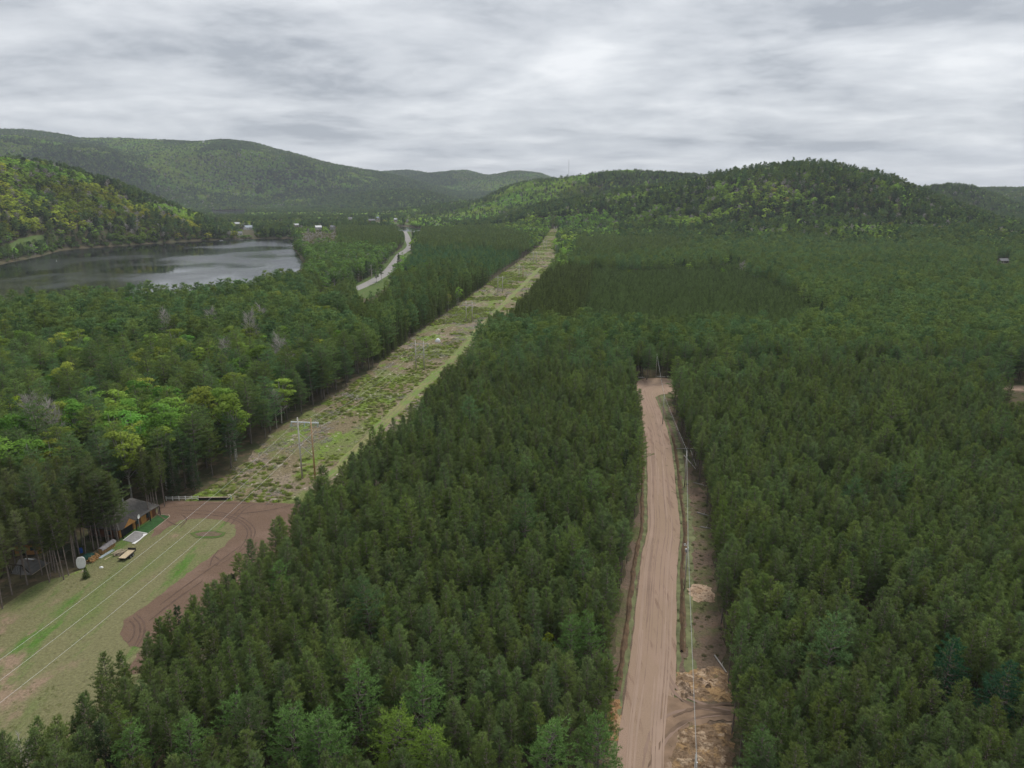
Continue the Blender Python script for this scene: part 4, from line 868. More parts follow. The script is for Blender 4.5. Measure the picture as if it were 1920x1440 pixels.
def scatter(o, coll):
    gt = bpy.data.node_groups.new('scatter_' + o.name, 'GeometryNodeTree')
    gt.interface.new_socket('Geometry', in_out='INPUT', socket_type='NodeSocketGeometry'); gt.interface.new_socket('Geometry', in_out='OUTPUT', socket_type='NodeSocketGeometry')
    n = gt.nodes; l = gt.links; gi = n.new('NodeGroupInput'); go = n.new('NodeGroupOutput'); ip = n.new('GeometryNodeInstanceOnPoints')
    ci = n.new('GeometryNodeCollectionInfo'); ci.inputs['Collection'].default_value = coll; ci.inputs['Separate Children'].default_value = True; ci.inputs['Reset Children'].default_value = True
    def na(nm, dt):
        q = n.new('GeometryNodeInputNamedAttribute'); q.data_type = dt; q.inputs['Name'].default_value = nm; return [s for s in q.outputs if s.enabled and s.name == 'Attribute'][0]
    l.new(gi.outputs[0], ip.inputs['Points']); l.new(ci.outputs[0], ip.inputs['Instance']); ip.inputs['Pick Instance'].default_value = True
    l.new(na('pid', 'INT'), ip.inputs['Instance Index']); l.new(na('scl', 'FLOAT_VECTOR'), ip.inputs['Scale'])
    er = n.new('FunctionNodeEulerToRotation'); l.new(na('rot', 'FLOAT_VECTOR'), er.inputs[0]); l.new(er.outputs[0], ip.inputs['Rotation'])
    l.new(ip.outputs[0], go.inputs[0]); md = o.modifiers.new('scatter', 'NODES'); md.node_group = gt
for ki, kn in enumerate(kinds):
    idx = np.where(kd == ki)[0]
    H_ = HGT[kn] * hh[idx]
    # size it shows: crown spread over distance, inside the picture
    p1, q1, d1 = proj(tx[idx], ty[idx], tz[idx] + H_ * .8)
    inv = (p1 > 4) & (p1 < 1916) & (q1 > 4) & (q1 < 1432)
    dens = 1.0 / d1; dens[~inv] = 0
    for j_, i_ in enumerate(idx):
        if i_ in S_lab: dens[j_] = 1
    order = np.argsort(-dens); pick = idx[order[:295]]; pick = pick[dens[order[:295]] > 0]
    rest = np.setdiff1d(idx, pick)
    nv0 = KINDS[kn][3][0]
    for i_ in pick:
        v_ = int(var_i[i_] % nv0)
        if i_ in S_lab: lb, gr = S_lab[i_], None
        else: lb, gr = tree_label(i_, kn)
        root = bpy.data.objects.new(kn, None); SC.collection.objects.link(root); root.location = (tx[i_], ty[i_], tz[i_] - .1); root.rotation_euler = (tx4[i_], ty4[i_], rotz[i_])
        s_ = hh[i_]; root.scale = (s_ * wid[i_], s_ * wid[i_], s_); tag(root, lb, CATS[kn], gr or ('trees picked out by their colour' if False else None))
        c = bpy.data.objects.new('crown', CROWN[(kn, v_)]); c['tint'] = [float(q) for q in tint[i_]]; SC.collection.objects.link(c); c.parent = root
        w = bpy.data.objects.new('trunk', TRUNK[(kn, v_)]); w['tint'] = [.1, .1, .1]; SC.collection.objects.link(w); w.parent = root
    if len(rest):
        nm = {'red_pine': 'red_pine_forest', 'white_pine': 'white_pine_forest', 'spruce_tree': 'spruce_forest', 'broadleaf_tree': 'broadleaf_forest', 'bare_tree': 'bare_forest'}[kn]
        points_object(nm, rest, kn, {'red_pine': 'mass of smaller looking red pines filling the plantations', 'white_pine': 'mass of white pines through the valley woods', 'spruce_tree': 'mass of dark conifers on slopes and stands',
                      'broadleaf_tree': 'mass of spring green leafy trees over the hills', 'bare_tree': 'scattered leafless grey trees across the hills'}[kn])
# ================================================================== ground cover and brush
def cover(name, X_, Y_, pid, s_, tn, coll, label):
    n_ = len(X_); me = bpy.data.meshes.new(name); me.vertices.add(n_); zz_ = terrain(X_, Y_)
    me.vertices.foreach_set('co', np.stack([X_, Y_, zz_], -1).astype(np.float32).ravel())
    a = me.attributes.new('rot', 'FLOAT_VECTOR', 'POINT'); a.data.foreach_set('vector', np.stack([0 * X_, 0 * X_, rng.uniform(0, 6.28, n_)], -1).astype(np.float32).ravel())
    a = me.attributes.new('scl', 'FLOAT_VECTOR', 'POINT'); a.data.foreach_set('vector', np.asarray(s_).astype(np.float32).ravel())
    a = me.attributes.new('pid', 'INT', 'POINT'); a.data.foreach_set('value', np.asarray(pid).astype(np.int32))
    a = me.attributes.new('tint', 'FLOAT_COLOR', 'POINT'); a.data.foreach_set('color', np.concatenate([tn, np.ones((n_, 1))], 1).astype(np.float32).ravel())
    o = link(bpy.data.objects.new(name, me)); tag(o, label, kind='stuff'); scatter(o, coll)
colS = bpy.data.collections.new('source_shrub'); colB = bpy.data.collections.new('source_slash')
for s_ in range(3):
    V, Fc, Vw, Fw = shrub(s_ + 5); me = mesh_np('shrub_source', np.concatenate([V, Vw]), [Fc, Fw + len(V)], [M_LEAF, M_BARK_DARK], np.concatenate([np.zeros(len(Fc)), np.ones(len(Fw))])); add_puff(me, PUFF, len(V) + len(Vw))
    colS.objects.link(bpy.data.objects.new('shrub_%d' % s_, me))
    V, Fq = slash(s_ + 20); colB.objects.link(bpy.data.objects.new('slash_%d' % s_, mesh_np('slash_source', V, Fq, M_BARK_GREY)))
def in_region(P, n_, extra=None):
    P = np.array(P); x = rng.uniform(P[:, 0].min(), P[:, 0].max(), n_); y = rng.uniform(P[:, 1].min(), P[:, 1].max(), n_); k = inpoly(x, y, P)
    if extra is not None: k &= extra(x, y)
    return x[k], y[k]
tl_np = np.array([tuple(p) for p in tl])[::4]
notfield = lambda x, y: ~inpoly(x, y, FIELD) & (y > 172) & (polydist(x, y, tl_np, False) > 2.6)
x, y = in_region(CORRIDOR, 190000, notfield); g_ = fbm(x, y, 26, 3, 2.2); k = (rng.random(len(x)) < sstep(.50, .60, g_) * .8 + .04); x, y = x[k], y[k]; n_ = len(x)
cA = np.array([.29, .40, .06]); cB = np.array([.20, .21, .09]); q = rng.random((n_, 1)); sz = rng.uniform(.35, 1.25, n_) * (1 + .5 * (y > 400))
cover('shrubs', x, y, rng.integers(0, 3, n_), np.stack([sz, sz, sz * rng.uniform(.5, 1., n_)], -1), (cA * q + cB * (1 - q)) * rng.uniform(.6, 1.15, (n_, 1)), colS, 'low green brush growing through the power line clearing')
x, y = in_region(CORRIDOR, 60000, notfield); g_ = fbm(x, y, 22, 3, 6.2); k = rng.random(len(x)) < sstep(.52, .64, g_) * .6 + .02; x, y = x[k], y[k]; n_ = len(x); sz = rng.uniform(.6, 1.6, n_)
cover('cut_branches', x, y, rng.integers(0, 3, n_), np.stack([sz, sz, sz], -1), np.full((n_, 3), .3), colB, 'grey cut branches lying over the clearing')
x, y = in_region(RVERGE_R + [(x_ - 9, y_) for x_, y_ in RVERGE_R[::-1]], 2600); k = rng.random(len(x)) < .5; x, y = x[k], y[k]; n_ = len(x); sz = rng.uniform(.25, .7, n_)
cover('verge_weeds', x, y, rng.integers(0, 3, n_), np.stack([sz, sz, sz * .4], -1), np.array([.13, .14, .06]) * rng.uniform(.5, 1.1, (n_, 1)), colS, 'low weeds along the road verge')
x, y = in_region(FIELD, 60000); g_ = fbm(x, y, 12, 3, 1.2); k = (rng.random(len(x)) < (sstep(.5, .66, g_) * .4 + .03) * np.where(y < 112, 1, .22)) & (polydist(x, y, [(-94, 154), (-92, 168)], False) > 7) & (polydist(x, y, LOOP) > 1) & ~inpoly(x, y, LOOP); x, y = x[k], y[k]; n_ = len(x); sz = rng.uniform(.18, .5, n_)
cover('field_weeds', x, y, rng.integers(0, 3, n_), np.stack([sz, sz, sz * .35], -1), np.array([.23, .25, .10]) * rng.uniform(.6, 1.1, (n_, 1)), colS, 'rough weeds at the near end of the grass field')

# ================================================================== power line
def up_h(px_b, py_b, py_t):
    x, y = gp(px_b, py_b); d = y; b = (720 - py_t) / F
    return CAMH - d * (SP - b * CP) / (CP + b * SP)
STR = [((579, 898), 784, 'tall weathered power structure with two cross braces, nearest to camera'), ((788, 693), 639, 'second power structure up the clearing, beside the white covered load'),
       ((880, 603), 564, 'third power structure up the clearing, pale twin poles'), ((938, 549), 517, 'fourth power structure up the clearing, by the green brush patch'), ((977, 521), 497, 'fifth power structure up the clearing, darker brown poles'),
       ((1003, 493), 472, 'sixth power structure, just before the pale crossing lane'), ((1022, 468), 450, 'seventh power structure, beyond the crossing lane'), ((1041, 443), 425, 'farthest power structure, on the wooded rise')]
spos = []; M_ARM = simple('pale_steel_arm', (.72, .76, .78), .5, .2)
for i, ((bx, by), pt, lb) in enumerate(STR):
    x, y = gp(bx, by); z = float(terrain(np.array([x]), np.array([y]))[0]); spos.append([x, y, z, up_h(bx, by, pt) - z])
att = [[], [], []]
for i, (x, y, z, h) in enumerate(spos):
    j = min(i + 1, len(spos) - 1); k = max(0, i - 1); hd = math.atan2(spos[j][1] - spos[k][1], spos[j][0] - spos[k][0]) - math.pi / 2
    root = empty('power_structure', (x, y, z), hd, STR[i][2], 'utility structure', 'wooden twin pole power structures')
    sp_w = 1.95; thick = 1.25 + .1 * (i > 0) + .35 * (i > 3); h = max(h, 12)
    for s_, m_ in ((-1, M_WOODPOLE), (1, M_WOODBROWN if i in (0, 4) else M_WOODPOLE)):
        MB().tube((s_ * sp_w, 0, -.5), (s_ * sp_w, 0, h + (.15 if s_ < 0 else 0)), .21 * thick, .14 * thick, 10).build('pole', m_, root, smooth=True)
    ah = h - 1.35
    MB().box((0, .24, ah), (8.2, .16 * thick, .26 * thick)).build('crossarm', M_ARM if i == 0 else M_WOODPOLE, root)
    if i in (0, 6, 7):
        tops = ((h - 4.6, h - 8.0), (h - 8.1, h - 11.5)) if i == 0 else ((h - 3, h - 7.5),)
        for a_, b_ in tops:
            for s_ in (-1, 1):
                MB().tube((-sp_w * s_, .2 * s_ * .8, a_), (sp_w * s_, .2 * s_ * .8, b_), .065 * thick).build('cross_brace', M_WOODPOLE, root)
    R3 = Matrix.Rotation(hd, 3, 'Z')
    for q, xo in enumerate((-3.95, 0, 3.95)):
        mb = MB(); tilt = -.25
        for d_ in range(7): mb.tube((xo + tilt * d_ / 6, .24, ah - .2 - d_ * .17), (xo + tilt * d_ / 6, .24, ah - .2 - d_ * .17 - .08), .13, .15, 8)
        mb.tube((xo, .24, ah - .1), (xo + tilt, .24, ah - 1.5), .03)
        mb.build('insulator', M_GLASSINS, root)
        p = Vector((x, y, z)) + R3 @ Vector((xo + tilt, .24, ah - 1.5)); att[q].append(p)
prev = [att[q][0] - Vector((spos[1][0] - spos[0][0], spos[1][1] - spos[0][1], 0)) for q in range(3)]
def wire(name, pts, rad, sag, mat, label, cat, group=None):
    L_ = []
    for i in range(len(pts) - 1):
        a, b = pts[i], pts[i + 1]; k = 14; s_ = sag * ((b - a).length / 130) ** 2 if sag else 0
        for q in range(k):
            t = q / k; p = a.lerp(b, t); p.z -= 4 * s_ * t * (1 - t); L_.append(p)
    L_.append(pts[-1]); V = []; Fq = []
    for i, p in enumerate(L_):
        d = (L_[min(i + 1, len(L_) - 1)] - L_[max(0, i - 1)]).normalized(); s_ = d.cross(Vector((0, 0, 1))).normalized(); u_ = s_.cross(d)
        V += [p + s_ * rad, p + u_ * rad, p - s_ * rad, p - u_ * rad]
    n_ = len(L_)
    Fq = [(4 * i + k, 4 * i + (k + 1) % 4, 4 * i + 4 + (k + 1) % 4, 4 * i + 4 + k) for i in range(n_ - 1) for k in range(4)]
    o = MB().add(V, Fq).build(name, mat); tag(o, label, cat, group); return o
for q, nm in enumerate(('leftmost', 'middle', 'rightmost')):
    wire('power_cable', [prev[q]] + att[q], .018, 2.6, M_WIRE, nm + ' of the three high conductors strung along the clearing', 'power cable')
# telecom / distribution poles along the sand road
tops = [(1305.5, 1412), (1290, 1015), (1288, 844), (1245.5, 740), (1232, 663)]
PL = ['nearest roadside pole, its top just above the bottom edge', 'second roadside pole, white insulators beside the sandy patch', 'third roadside pole, where the road begins to bend', 'fourth roadside pole, inside the bend of the road', 'farthest roadside pole, behind the turning area']
tp = []
for i, (px, py) in enumerate(tops):
    x, y = gp(px, py, 11.0); root = empty('utility_pole', (x, y, 0), .1, PL[i], 'utility pole', 'wooden poles along the sand road')
    MB().tube((0, 0, -.5), (0, 0, 10.7), .17, .11, 10).build('pole', M_WOODPOLE, root, smooth=True)
    MB().tube((0, 0, 10.7), (0, 0, 11.0), .06, .05).build('insulator', M_WHITE, root)
    MB().tube((.22, 0, 9.4), (.22, 0, 9.55), .07).build('bracket', M_GALV, root)
    if i == 1:
        MB().box((-.35, 0, 10.1), (.9, .1, .1)).build('crossarm', M_WOODPOLE, root)
        for xo in (-.75, -.5): MB().tube((xo, 0, 10.15), (xo, 0, 10.5), .09, .07).build('insulator', M_WHITE, root)
        MB().tube((-.3, 0, 8.6), (-.3, 0, 9.3), .18, .18, 12).build('transformer', M_GALV, root)
    tp.append((x, y))
ends = [(tp[0][0] - (tp[1][0] - tp[0][0]), tp[0][1] - (tp[1][1] - tp[0][1]))] + tp
wire('overhead_wire', [Vector((x, y, 11.0)) for x, y in ends], .022, 2.0, M_WIRE, 'bright thin top wire between the roadside poles', 'overhead wire')
wire('telephone_cable', [Vector((x + .25, y, 9.45)) for x, y in ends], .018, 2.4, simple('grey_cable', (.2, .2, .2), .7), 'darker lower cable between the roadside poles', 'cable')
for i, (px, py, lb) in enumerate([(651, 528, 'grey pole left of the highway, standing apart'), (661, 534, 'grey pole beside the lower end of the highway'), (697, 522, 'grey pole left of the middle highway stretch'), (778, 469, 'pale pole at the right of the far highway bend')]):
    x, y = gp(px, py); root = empty('utility_pole', (x, y, 0), .3, lb, 'utility pole', 'poles along the highway')
    MB().tube((0, 0, -.5), (0, 0, 13), .3, .2, 8).build('pole', M_WOODPOLE, root); MB().box((0, 0, 12.2), (2.6, .2, .2)).build('crossarm', M_WOODPOLE, root)

# ================================================================== cabin, yard and things on it
M_CEDAR = simple('orange_cedar_siding', (0.42, 0.215, 0.07), 0.6, nscale=1.2, namt=0.2)
M_CEDARD = simple('reddish_cedar_siding', (0.20, 0.085, 0.045), 0.7, nscale=1.2, namt=0.25)
M_SHINGLE = layered('grey_shingles', [(0.8, 0.4, 0.65, (0.155, 0.145, 0.13), 3, (1, 3)), (5, 0.5, 0.7, (0.09, 0.085, 0.08), 4, (1, 2))], (0.12, 0.112, 0.105), bump=.5, bscale=8)
M_DARKTRIM = simple('dark_trim', (0.025, 0.022, 0.02), 0.6); M_GLASS = simple('window_glass', (0.05, 0.07, 0.08), 0.1, spec=.6, namt=.1)
a_ = Vector(gp(224, 1010)); b_ = Vector(gp(285, 971)); hd = math.atan2(b_.y - a_.y, b_.x - a_.x) - math.pi / 2
cab = empty('cabin', (a_.x, a_.y, 0), hd, 'brown shingled cabin with black garage door half hidden by pines', 'cabin')
Lc, Dc, Hc = 13.2, 8.0, 2.7
MB().box((-Dc / 2, Lc / 2, Hc / 2), (Dc, Lc, Hc)).build('wall', M_CEDARD, cab)
e_ = .7; rv = [(e_, -e_, Hc - .1), (e_, Lc + e_, Hc - .1), (-Dc - e_, Lc + e_, Hc - .1), (-Dc - e_, -e_, Hc - .1), (-Dc / 2, 3.2, 5.9), (-Dc / 2, Lc - 3.2, 5.9)]
rb = [(p[0], p[1], p[2] - .18) for p in rv[:4]]
roof = MB().add(rv + rb, [(0, 1, 5, 4), (1, 2, 5), (2, 3, 4, 5), (3, 0, 4), (0, 6, 7, 1), (1, 7, 8, 2), (2, 8, 9, 3), (3, 9, 6, 0), (9, 8, 7, 6)]).build('roof', M_SHINGLE, cab)
MB().tube((-5.2, 8.5, 4.4), (-5.2, 8.5, 6.4), .2).build('chimney', M_GALV, roof)
yc, hw_ = 2.4, 2.7
MB().add([(1.3, yc - hw_, 2.55), (1.3, yc + hw_, 2.55), (1.3, yc, 4.7), (-4.4, yc - hw_, 2.55), (-4.4, yc + hw_, 2.55), (-4.4, yc, 4.7)], [(2, 0, 3, 5), (1, 2, 5, 4), (0, 2, 1), (3, 4, 5), (0, 1, 4, 3)]).build('gable_roof', M_SHINGLE, roof)
MB().add([(1.32, yc - 1.9, 2.62), (1.32, yc + 2.1, 2.62), (1.32, yc + .1, 4.2), (1.36, yc - 1.9, 2.62), (1.36, yc + 2.1, 2.62), (1.36, yc + .1, 4.2)], [(3, 4, 5), (2, 1, 0), (0, 1, 4, 3), (1, 2, 5, 4), (2, 0, 3, 5)]).build('gable_panel', M_CEDAR, cab)
mb = MB().box((.06, 2.6, 1.15), (.1, 3.7, 2.3))
d_ = mb.build('garage_door', M_BLACK, cab)
mb = MB()
for k in range(5): mb.box((.13, 2.6, .3 + k * .46), (.04, 3.6, .05))
mb.build('door_rib', M_DARKTRIM, d_)
for y0, y1 in ((0.05, .65), (4.75, 5.6), (7.6, 9.4), (10.4, 11.6)):
    MB().box((.06, (y0 + y1) / 2, 1.3), (.1, y1 - y0, 2.45)).build('cedar_panel', M_CEDAR, cab)
for y0 in (5.9, 9.6):
    w_ = MB().box((.08, y0 + .5, 1.5), (.08, .95, 1.4)).build('window', M_DARKTRIM, cab); MB().box((.135, y0 + .5, 1.5), (.03, .75, 1.2)).build('pane', M_GLASS, w_)
for y0 in (-.1, 4.6, 9.6, 13.2): MB().box((1.15, y0, 1.25), (.18, .18, 2.6)).build('porch_post', M_DARKTRIM, cab)
MB().box((-3, -.06, 1.3), (1.6, .1, 1.0)).build('side_window', M_GLASS, cab)
sheet('driveway', G([(232, 1014), (253, 997.5), (276, 1001.5), (252, 1019)]), .13, M_GRAVEL)
sheet('driveway_edge', G([(247, 1020), (262, 1012), (268, 1006), (269, 1002), (277.5, 1001.5), (270, 1007), (262, 1014), (253, 1021)]), .16, M_WHITE)
mb = MB(); ribbon_mb(mb, [Vector(p) for p in G([(231, 1014), (253, 997)])], .18, .15); ribbon_mb(mb, [Vector(p) for p in G([(253, 996.8), (276, 1000.8)])], .18, .155)
mb.build('driveway_kerb', M_WHITE)
SC.objects['driveway_kerb']['kind'] = 'structure'
sheet('lawn', G([(254, 996), (277.5, 1000.5), (318, 969), (308, 966.5), (296, 966.5)]), .12, M_LAWN, label='clipped dark green lawn beside the cabin')
mb = MB(); ribbon_mb(mb, smooth_line(G([(278, 1001), (318.5, 969), (308, 966), (296, 966)]), 1), .12, .14); o = mb.build('lawn_edging', simple('pale_edging', (.42, .36, .28), .9)); o['kind'] = 'structure'
x, y = gp(262, 991); sdh = empty('satellite_dish', (x, y, 0), 0, 'white satellite dish on a grey post in front of the cabin', 'satellite dish')
MB().tube((0, 0, 0), (0, 0, 3.0), .07).build('post', M_GALV, sdh)
mb = MB(); vs = [(0.05, -.0, 3.2)]; nn = 16
for rr_, dp in ((.3, .04), (.55, .14)): vs += [(.05 + dp + .0, rr_ * math.cos(2 * math.pi * k / nn), 3.2 + rr_ * math.sin(2 * math.pi * k / nn)) for k in range(nn)]
mb.add(vs, [(0, 1 + k, 1 + (k + 1) % nn) for k in range(nn)] + [(1 + k, 1 + nn + k, 1 + nn + (k + 1) % nn, 1 + (k + 1) % nn) for k in range(nn)]); dsh = mb.build('dish', M_WHITE, sdh)
sm = dsh.modifiers.new('thickness', 'SOLIDIFY'); sm.thickness = .03
def quadframe(c4, z):
    P = [Vector(gp(px, py, z)) for px, py in c4]; c = sum(P, Vector((0, 0))) / 4; ax = ((P[3] + P[2]) - (P[0] + P[1])); w_ = ((P[1] - P[0]).length + (P[2] - P[3]).length) / 2
    return c, ax.length / 2, w_, math.atan2(ax.y, ax.x)
M_DECK = simple('deck_boards', (0.52, 0.42, 0.28), .8, nscale=3, namt=.2)
c, ln, w_, an = quadframe([(222, 1045.5), (234.5, 1048), (251, 1031.5), (244, 1030)], .8); w_ = max(min(w_, 2.3), 1.9)
tr = empty('flatbed_trailer', (c.x, c.y, 0), an, 'black flatbed trailer with bare plank deck on the grass', 'trailer')
MB().box((0, 0, .80), (ln, w_ - .3, .08)).build('deck', M_DECK, tr); MB().box((0, 0, .70), (ln + .1, w_, .12)).build('frame', M_BLACK, tr)
for sx in (-.55, .35):
    for sy in (-1, 1):
        wh = MB().tube((sx, sy * (w_ / 2 + .02), .36), (sx, sy * (w_ / 2 + .26), .36), .36, .36, 16).build('wheel', M_RUBBER, tr); MB().tube((sx, sy * (w_ / 2 + .25), .36), (sx, sy * (w_ / 2 + .285), .36), .17, .17, 12).build('rim', M_GALV, wh)
MB().tube((ln / 2, .5, .68), (ln / 2 + 1.4, 0, .6), .05).tube((ln / 2, -.5, .68), (ln / 2 + 1.4, 0, .6), .05).build('drawbar', M_BLACK, tr)
MB().box((ln / 2, 0, 1.05), (.08, w_, .5)).build('headboard', M_BLACK, tr)
M_BOARD = simple('weathered_boards', (.40, .33, .24), .9, nscale=2, namt=.35); M_FIRE = simple('split_firewood', (.45, .27, .12), .9, nscale=4, namt=.45); M_TARP = simple('grey_tarp', (.36, .33, .33), .7, nscale=1.5, namt=.25)
def line_thing(p0, p1, name, label, cat):
    a, b = Vector(gp(*p0)), Vector(gp(*p1)); an = math.atan2(b.y - a.y, b.x - a.x); c = (a + b) / 2
    return empty(name, (c.x, c.y, 0), an, label, cat), (b - a).length
r_ = random.Random(3)
t_, ln = line_thing((189, 1040), (214, 1023), 'firewood_stack', 'long firewood stack under a pale grey tarp', 'firewood stack')
mb = MB()
for i in range(int(ln / .3)):
    for j in range(5): mb.tube((-ln / 2 + .15 + i * .3 + r_.uniform(-.04, .04), -.5, .14 + j * .27), (-ln / 2 + .15 + i * .3, .5, .14 + j * .27), .13, .12, 6)
mb.build('logs', M_FIRE, t_)
tv = []; nx = 26
for i in range(nx + 1):
    for j, (yy_, zz_) in enumerate(((-.68, 1.0), (-.55, 1.42), (0, 1.62), (.55, 1.45), (.68, .95))): tv.append((-ln / 2 - .1 + (ln + .2) * i / nx, yy_ + r_.uniform(-.05, .05), zz_ + r_.uniform(-.07, .07)))
o = MB().add(tv, [(5 * i + j, 5 * i + 5 + j, 5 * i + 6 + j, 5 * i + 1 + j) for i in range(nx) for j in range(4)]).build('tarp', M_TARP, t_); o.modifiers.new('thickness', 'SOLIDIFY').thickness = .03
t_, ln = line_thing((168, 1056), (183, 1044), 'firewood_pile', 'loose heap of orange split firewood', 'firewood pile')
mb = MB()
for i in range(150):
    q = Vector((r_.uniform(-ln / 2, ln / 2), r_.uniform(-.7, .7), 0)); q.z = max(.1, (1.2 - abs(q.y) * 1.1) * r_.uniform(.2, 1)); d_ = Vector((r_.uniform(-.4, .4), r_.uniform(-1, 1), r_.uniform(-.3, .3))).normalized() * .25; mb.tube(q - d_, q + d_, .11, .1, 5)
mb.build('logs', M_FIRE, t_)
def lumpy(name, p, size, mat, label, cat, seed, z0=0.0, rz=0.0, rough=.16):
    r = np.random.default_rng(seed); nu, nv_ = 28, 10; V = []
    for i in range(nv_ + 1):
        ph = (i / nv_) * math.pi / 2
        for j in range(nu):
            a = 2 * math.pi * j / nu; k = 1 + rough * (fbm(np.array([math.cos(a) * 2 + 9 + seed]), np.array([math.sin(a) * 2 + ph * 2 + 5]), 1.0, 3, seed)[0] - .5) * 4
            V.append((math.cos(ph) * math.cos(a) * size[0] * k, math.cos(ph) * math.sin(a) * size[1] * k, math.sin(ph) * size[2] * (1 + .5 * rough * r.normal())))
    Fq = [(i * nu + j, i * nu + (j + 1) % nu, (i + 1) * nu + (j + 1) % nu, (i + 1) * nu + j) for i in range(nv_) for j in range(nu)]
    o = MB().add(V, Fq).build(name, mat, smooth=True); x, y = gp(*p); o.location = (x, y, z0); o.rotation_euler = (0, 0, rz)
    if cat: tag(o, label, cat)
    return o
lumpy('tarped_pile', (165, 1047), (2.0, 1.3, 1.1), simple('green_tarp', (.03, .10, .075), .6), 'dark green tarp covered heap behind the firewood', 'tarp covered pile', 4, rz=.8)
lumpy('covered_load', (821, 641), (1.7, 1.2, 2.0), simple('white_tarp', (.75, .76, .78), .5, namt=.12), 'white wrapped load standing alone in the power line clearing', 'covered load', 7, rz=.4, rough=.10)
t_, ln = line_thing((184, 1049), (214, 1031), 'board_stack', 'narrow stack of pale blue grey boards', 'board stack')
mb = MB()
for k in range(5): mb.box((r_.uniform(-.2, .2), -.3 + k * .15, .12 + .05 * (k % 2)), (ln * r_.uniform(.8, 1), .14, .12), r_.uniform(-.02, .02))
mb.build('board', simple('pale_blue_boards', (.45, .52, .55), .7), t_)
t_, ln = line_thing((216, 1043), (233, 1034), 'lumber_pile', 'scattered weathered lumber beside the flatbed trailer', 'lumber pile')
mb = MB()
for k in range(14): mb.box((r_.uniform(-.6, .6), r_.uniform(-1, 1), .25 + .04 * k), (ln * r_.uniform(.6, 1), .2, .05), r_.uniform(-.25, .25))
mb.box((0, 0, .12), (ln * .8, 1.6, .16)); mb.build('board', M_BOARD, t_)
t_, ln = line_thing((196, 1050), (212, 1041), 'loose_plank', 'single pale plank lying on bare soil', 'plank'); MB().box((0, 0, .06), (ln, .2, .06)).build('board', M_DECK, t_)
# white oval cover
x, y = gp(153, 1066); wc = empty('oval_cover', (x, y, 0), .35, 'white oval cover leaning upright beside the firewood', 'cover')
mb = MB(); nn = 20; ring = [(.92 * (abs(math.cos(t)) ** .7) * math.copysign(1, math.cos(t)), 1.35 + 1.3 * (abs(math.sin(t)) ** .7) * math.copysign(1, math.sin(t))) for t in [2 * math.pi * k / nn for k in range(nn)]]
vs = [(a, -.12 + .35 * b / 2.6, b) for a, b in ring] + [(a, .12 + .35 * b / 2.6, b) for a, b in ring]
mb.add(vs, [tuple(range(nn - 1, -1, -1)), tuple(range(nn, 2 * nn))] + [(k, (k + 1) % nn, nn + (k + 1) % nn, nn + k) for k in range(nn)]); mb.build('shell', M_WHITE, wc, bevel=.05)
mb = MB()
for k in range(4): mb.tube((-.5 + .3 * k, -.08 + .35 * .6, 1.2 + .25 * (k % 2)), (-.3 + .3 * k, -.10 + .35 * .75, 1.9), .04)
mb.build('strap', M_GALV, wc)
x, y = gp(152, 1036); bd = empty('barrel', (x, y, 0), 0, 'blue plastic barrel among the pine trunks', 'barrel'); M_BLUE = simple('blue_plastic', (.03, .09, .35), .5, namt=.1)
MB().tube((0, 0, 0), (0, 0, .5), .38, .42, 14).tube((0, 0, .5), (0, 0, 1.05), .42, .37, 14).build('drum', M_BLUE, bd); MB().tube((0, 0, 1.05), (0, 0, 1.1), .34, .34, 14).build('lid', M_BLUE, bd)
lumpy('white_boulder', (190, 1065), (.45, .35, .4), M_WHITE, 'small white boulder at the field edge', 'boulder', 11)
# swing set
a_, b_ = Vector(gp(10, 1076)), Vector(gp(58, 1081)); sw = empty('swing_set', ((a_.x + b_.x) / 2 - .6, (a_.y + b_.y) / 2, 0), -.1, 'dark timber swing set at the edge of the patio', 'swing set')
M_DW = simple('dark_timber', (.035, .028, .022), .8)
MB().tube((-1.9, 0, 2.5), (1.9, 0, 2.5), .09).build('top_beam', M_DW, sw)
for sx in (-1, 1):
    for sy in (-1, 1): MB().tube((sx * 1.8, 0, 2.55), (sx * 2.2, sy * 1.3, 0), .09).build('leg', M_DW, sw)
for xo in (-.8, .8):
    st = MB().box((xo, 0, .55), (.5, .2, .05)).build('swing_seat', M_BLACK, sw); MB().tube((xo - .22, 0, .55), (xo - .22, 0, 2.45), .018).tube((xo + .22, 0, .55), (xo + .22, 0, 2.45), .018).build('chain', M_GALV, st)
sheet('patio', G([(20, 1077), (58, 1079), (93, 1056), (62, 1046), (36, 1049)]), .08, simple('patio_stone', (.16, .155, .15), .9, nscale=.8, namt=.2))
mb = MB(); ribbon_mb(mb, [Vector(p) for p in G([(60, 1079), (96, 1054)])], .25, .12); o = mb.build('patio_border', M_BOARD); o['kind'] = 'structure'
t_, ln = line_thing((48, 1050.5), (64, 1052.5), 'bench', 'pale bench plank on the grey patio', 'bench'); MB().box((0, 0, .45), (ln, .35, .06)).build('seat', M_WHITE, t_)
for s_ in (-1, 1): MB().box((s_ * ln * .4, 0, .21), (.1, .3, .42)).build('leg', M_BOARD, t_)
x, y = gp(58, 1043); c2 = empty('shed', (x - 1.5, y + 2.5, 0), .25, 'orange brown shed hidden in the pines behind the patio', 'shed')
MB().box((0, 0, 1.4), (5, 4, 2.8)).build('wall', M_CEDAR, c2)
MB().add([(-2.8, -2.4, 2.75), (2.8, -2.4, 2.75), (2.8, 2.4, 2.75), (-2.8, 2.4, 2.75), (-2.8, 0, 4.5), (2.8, 0, 4.5)], [(0, 1, 5, 4), (2, 3, 4, 5), (3, 0, 4), (1, 2, 5), (3, 2, 1, 0)]).build('roof', M_SHINGLE, c2)
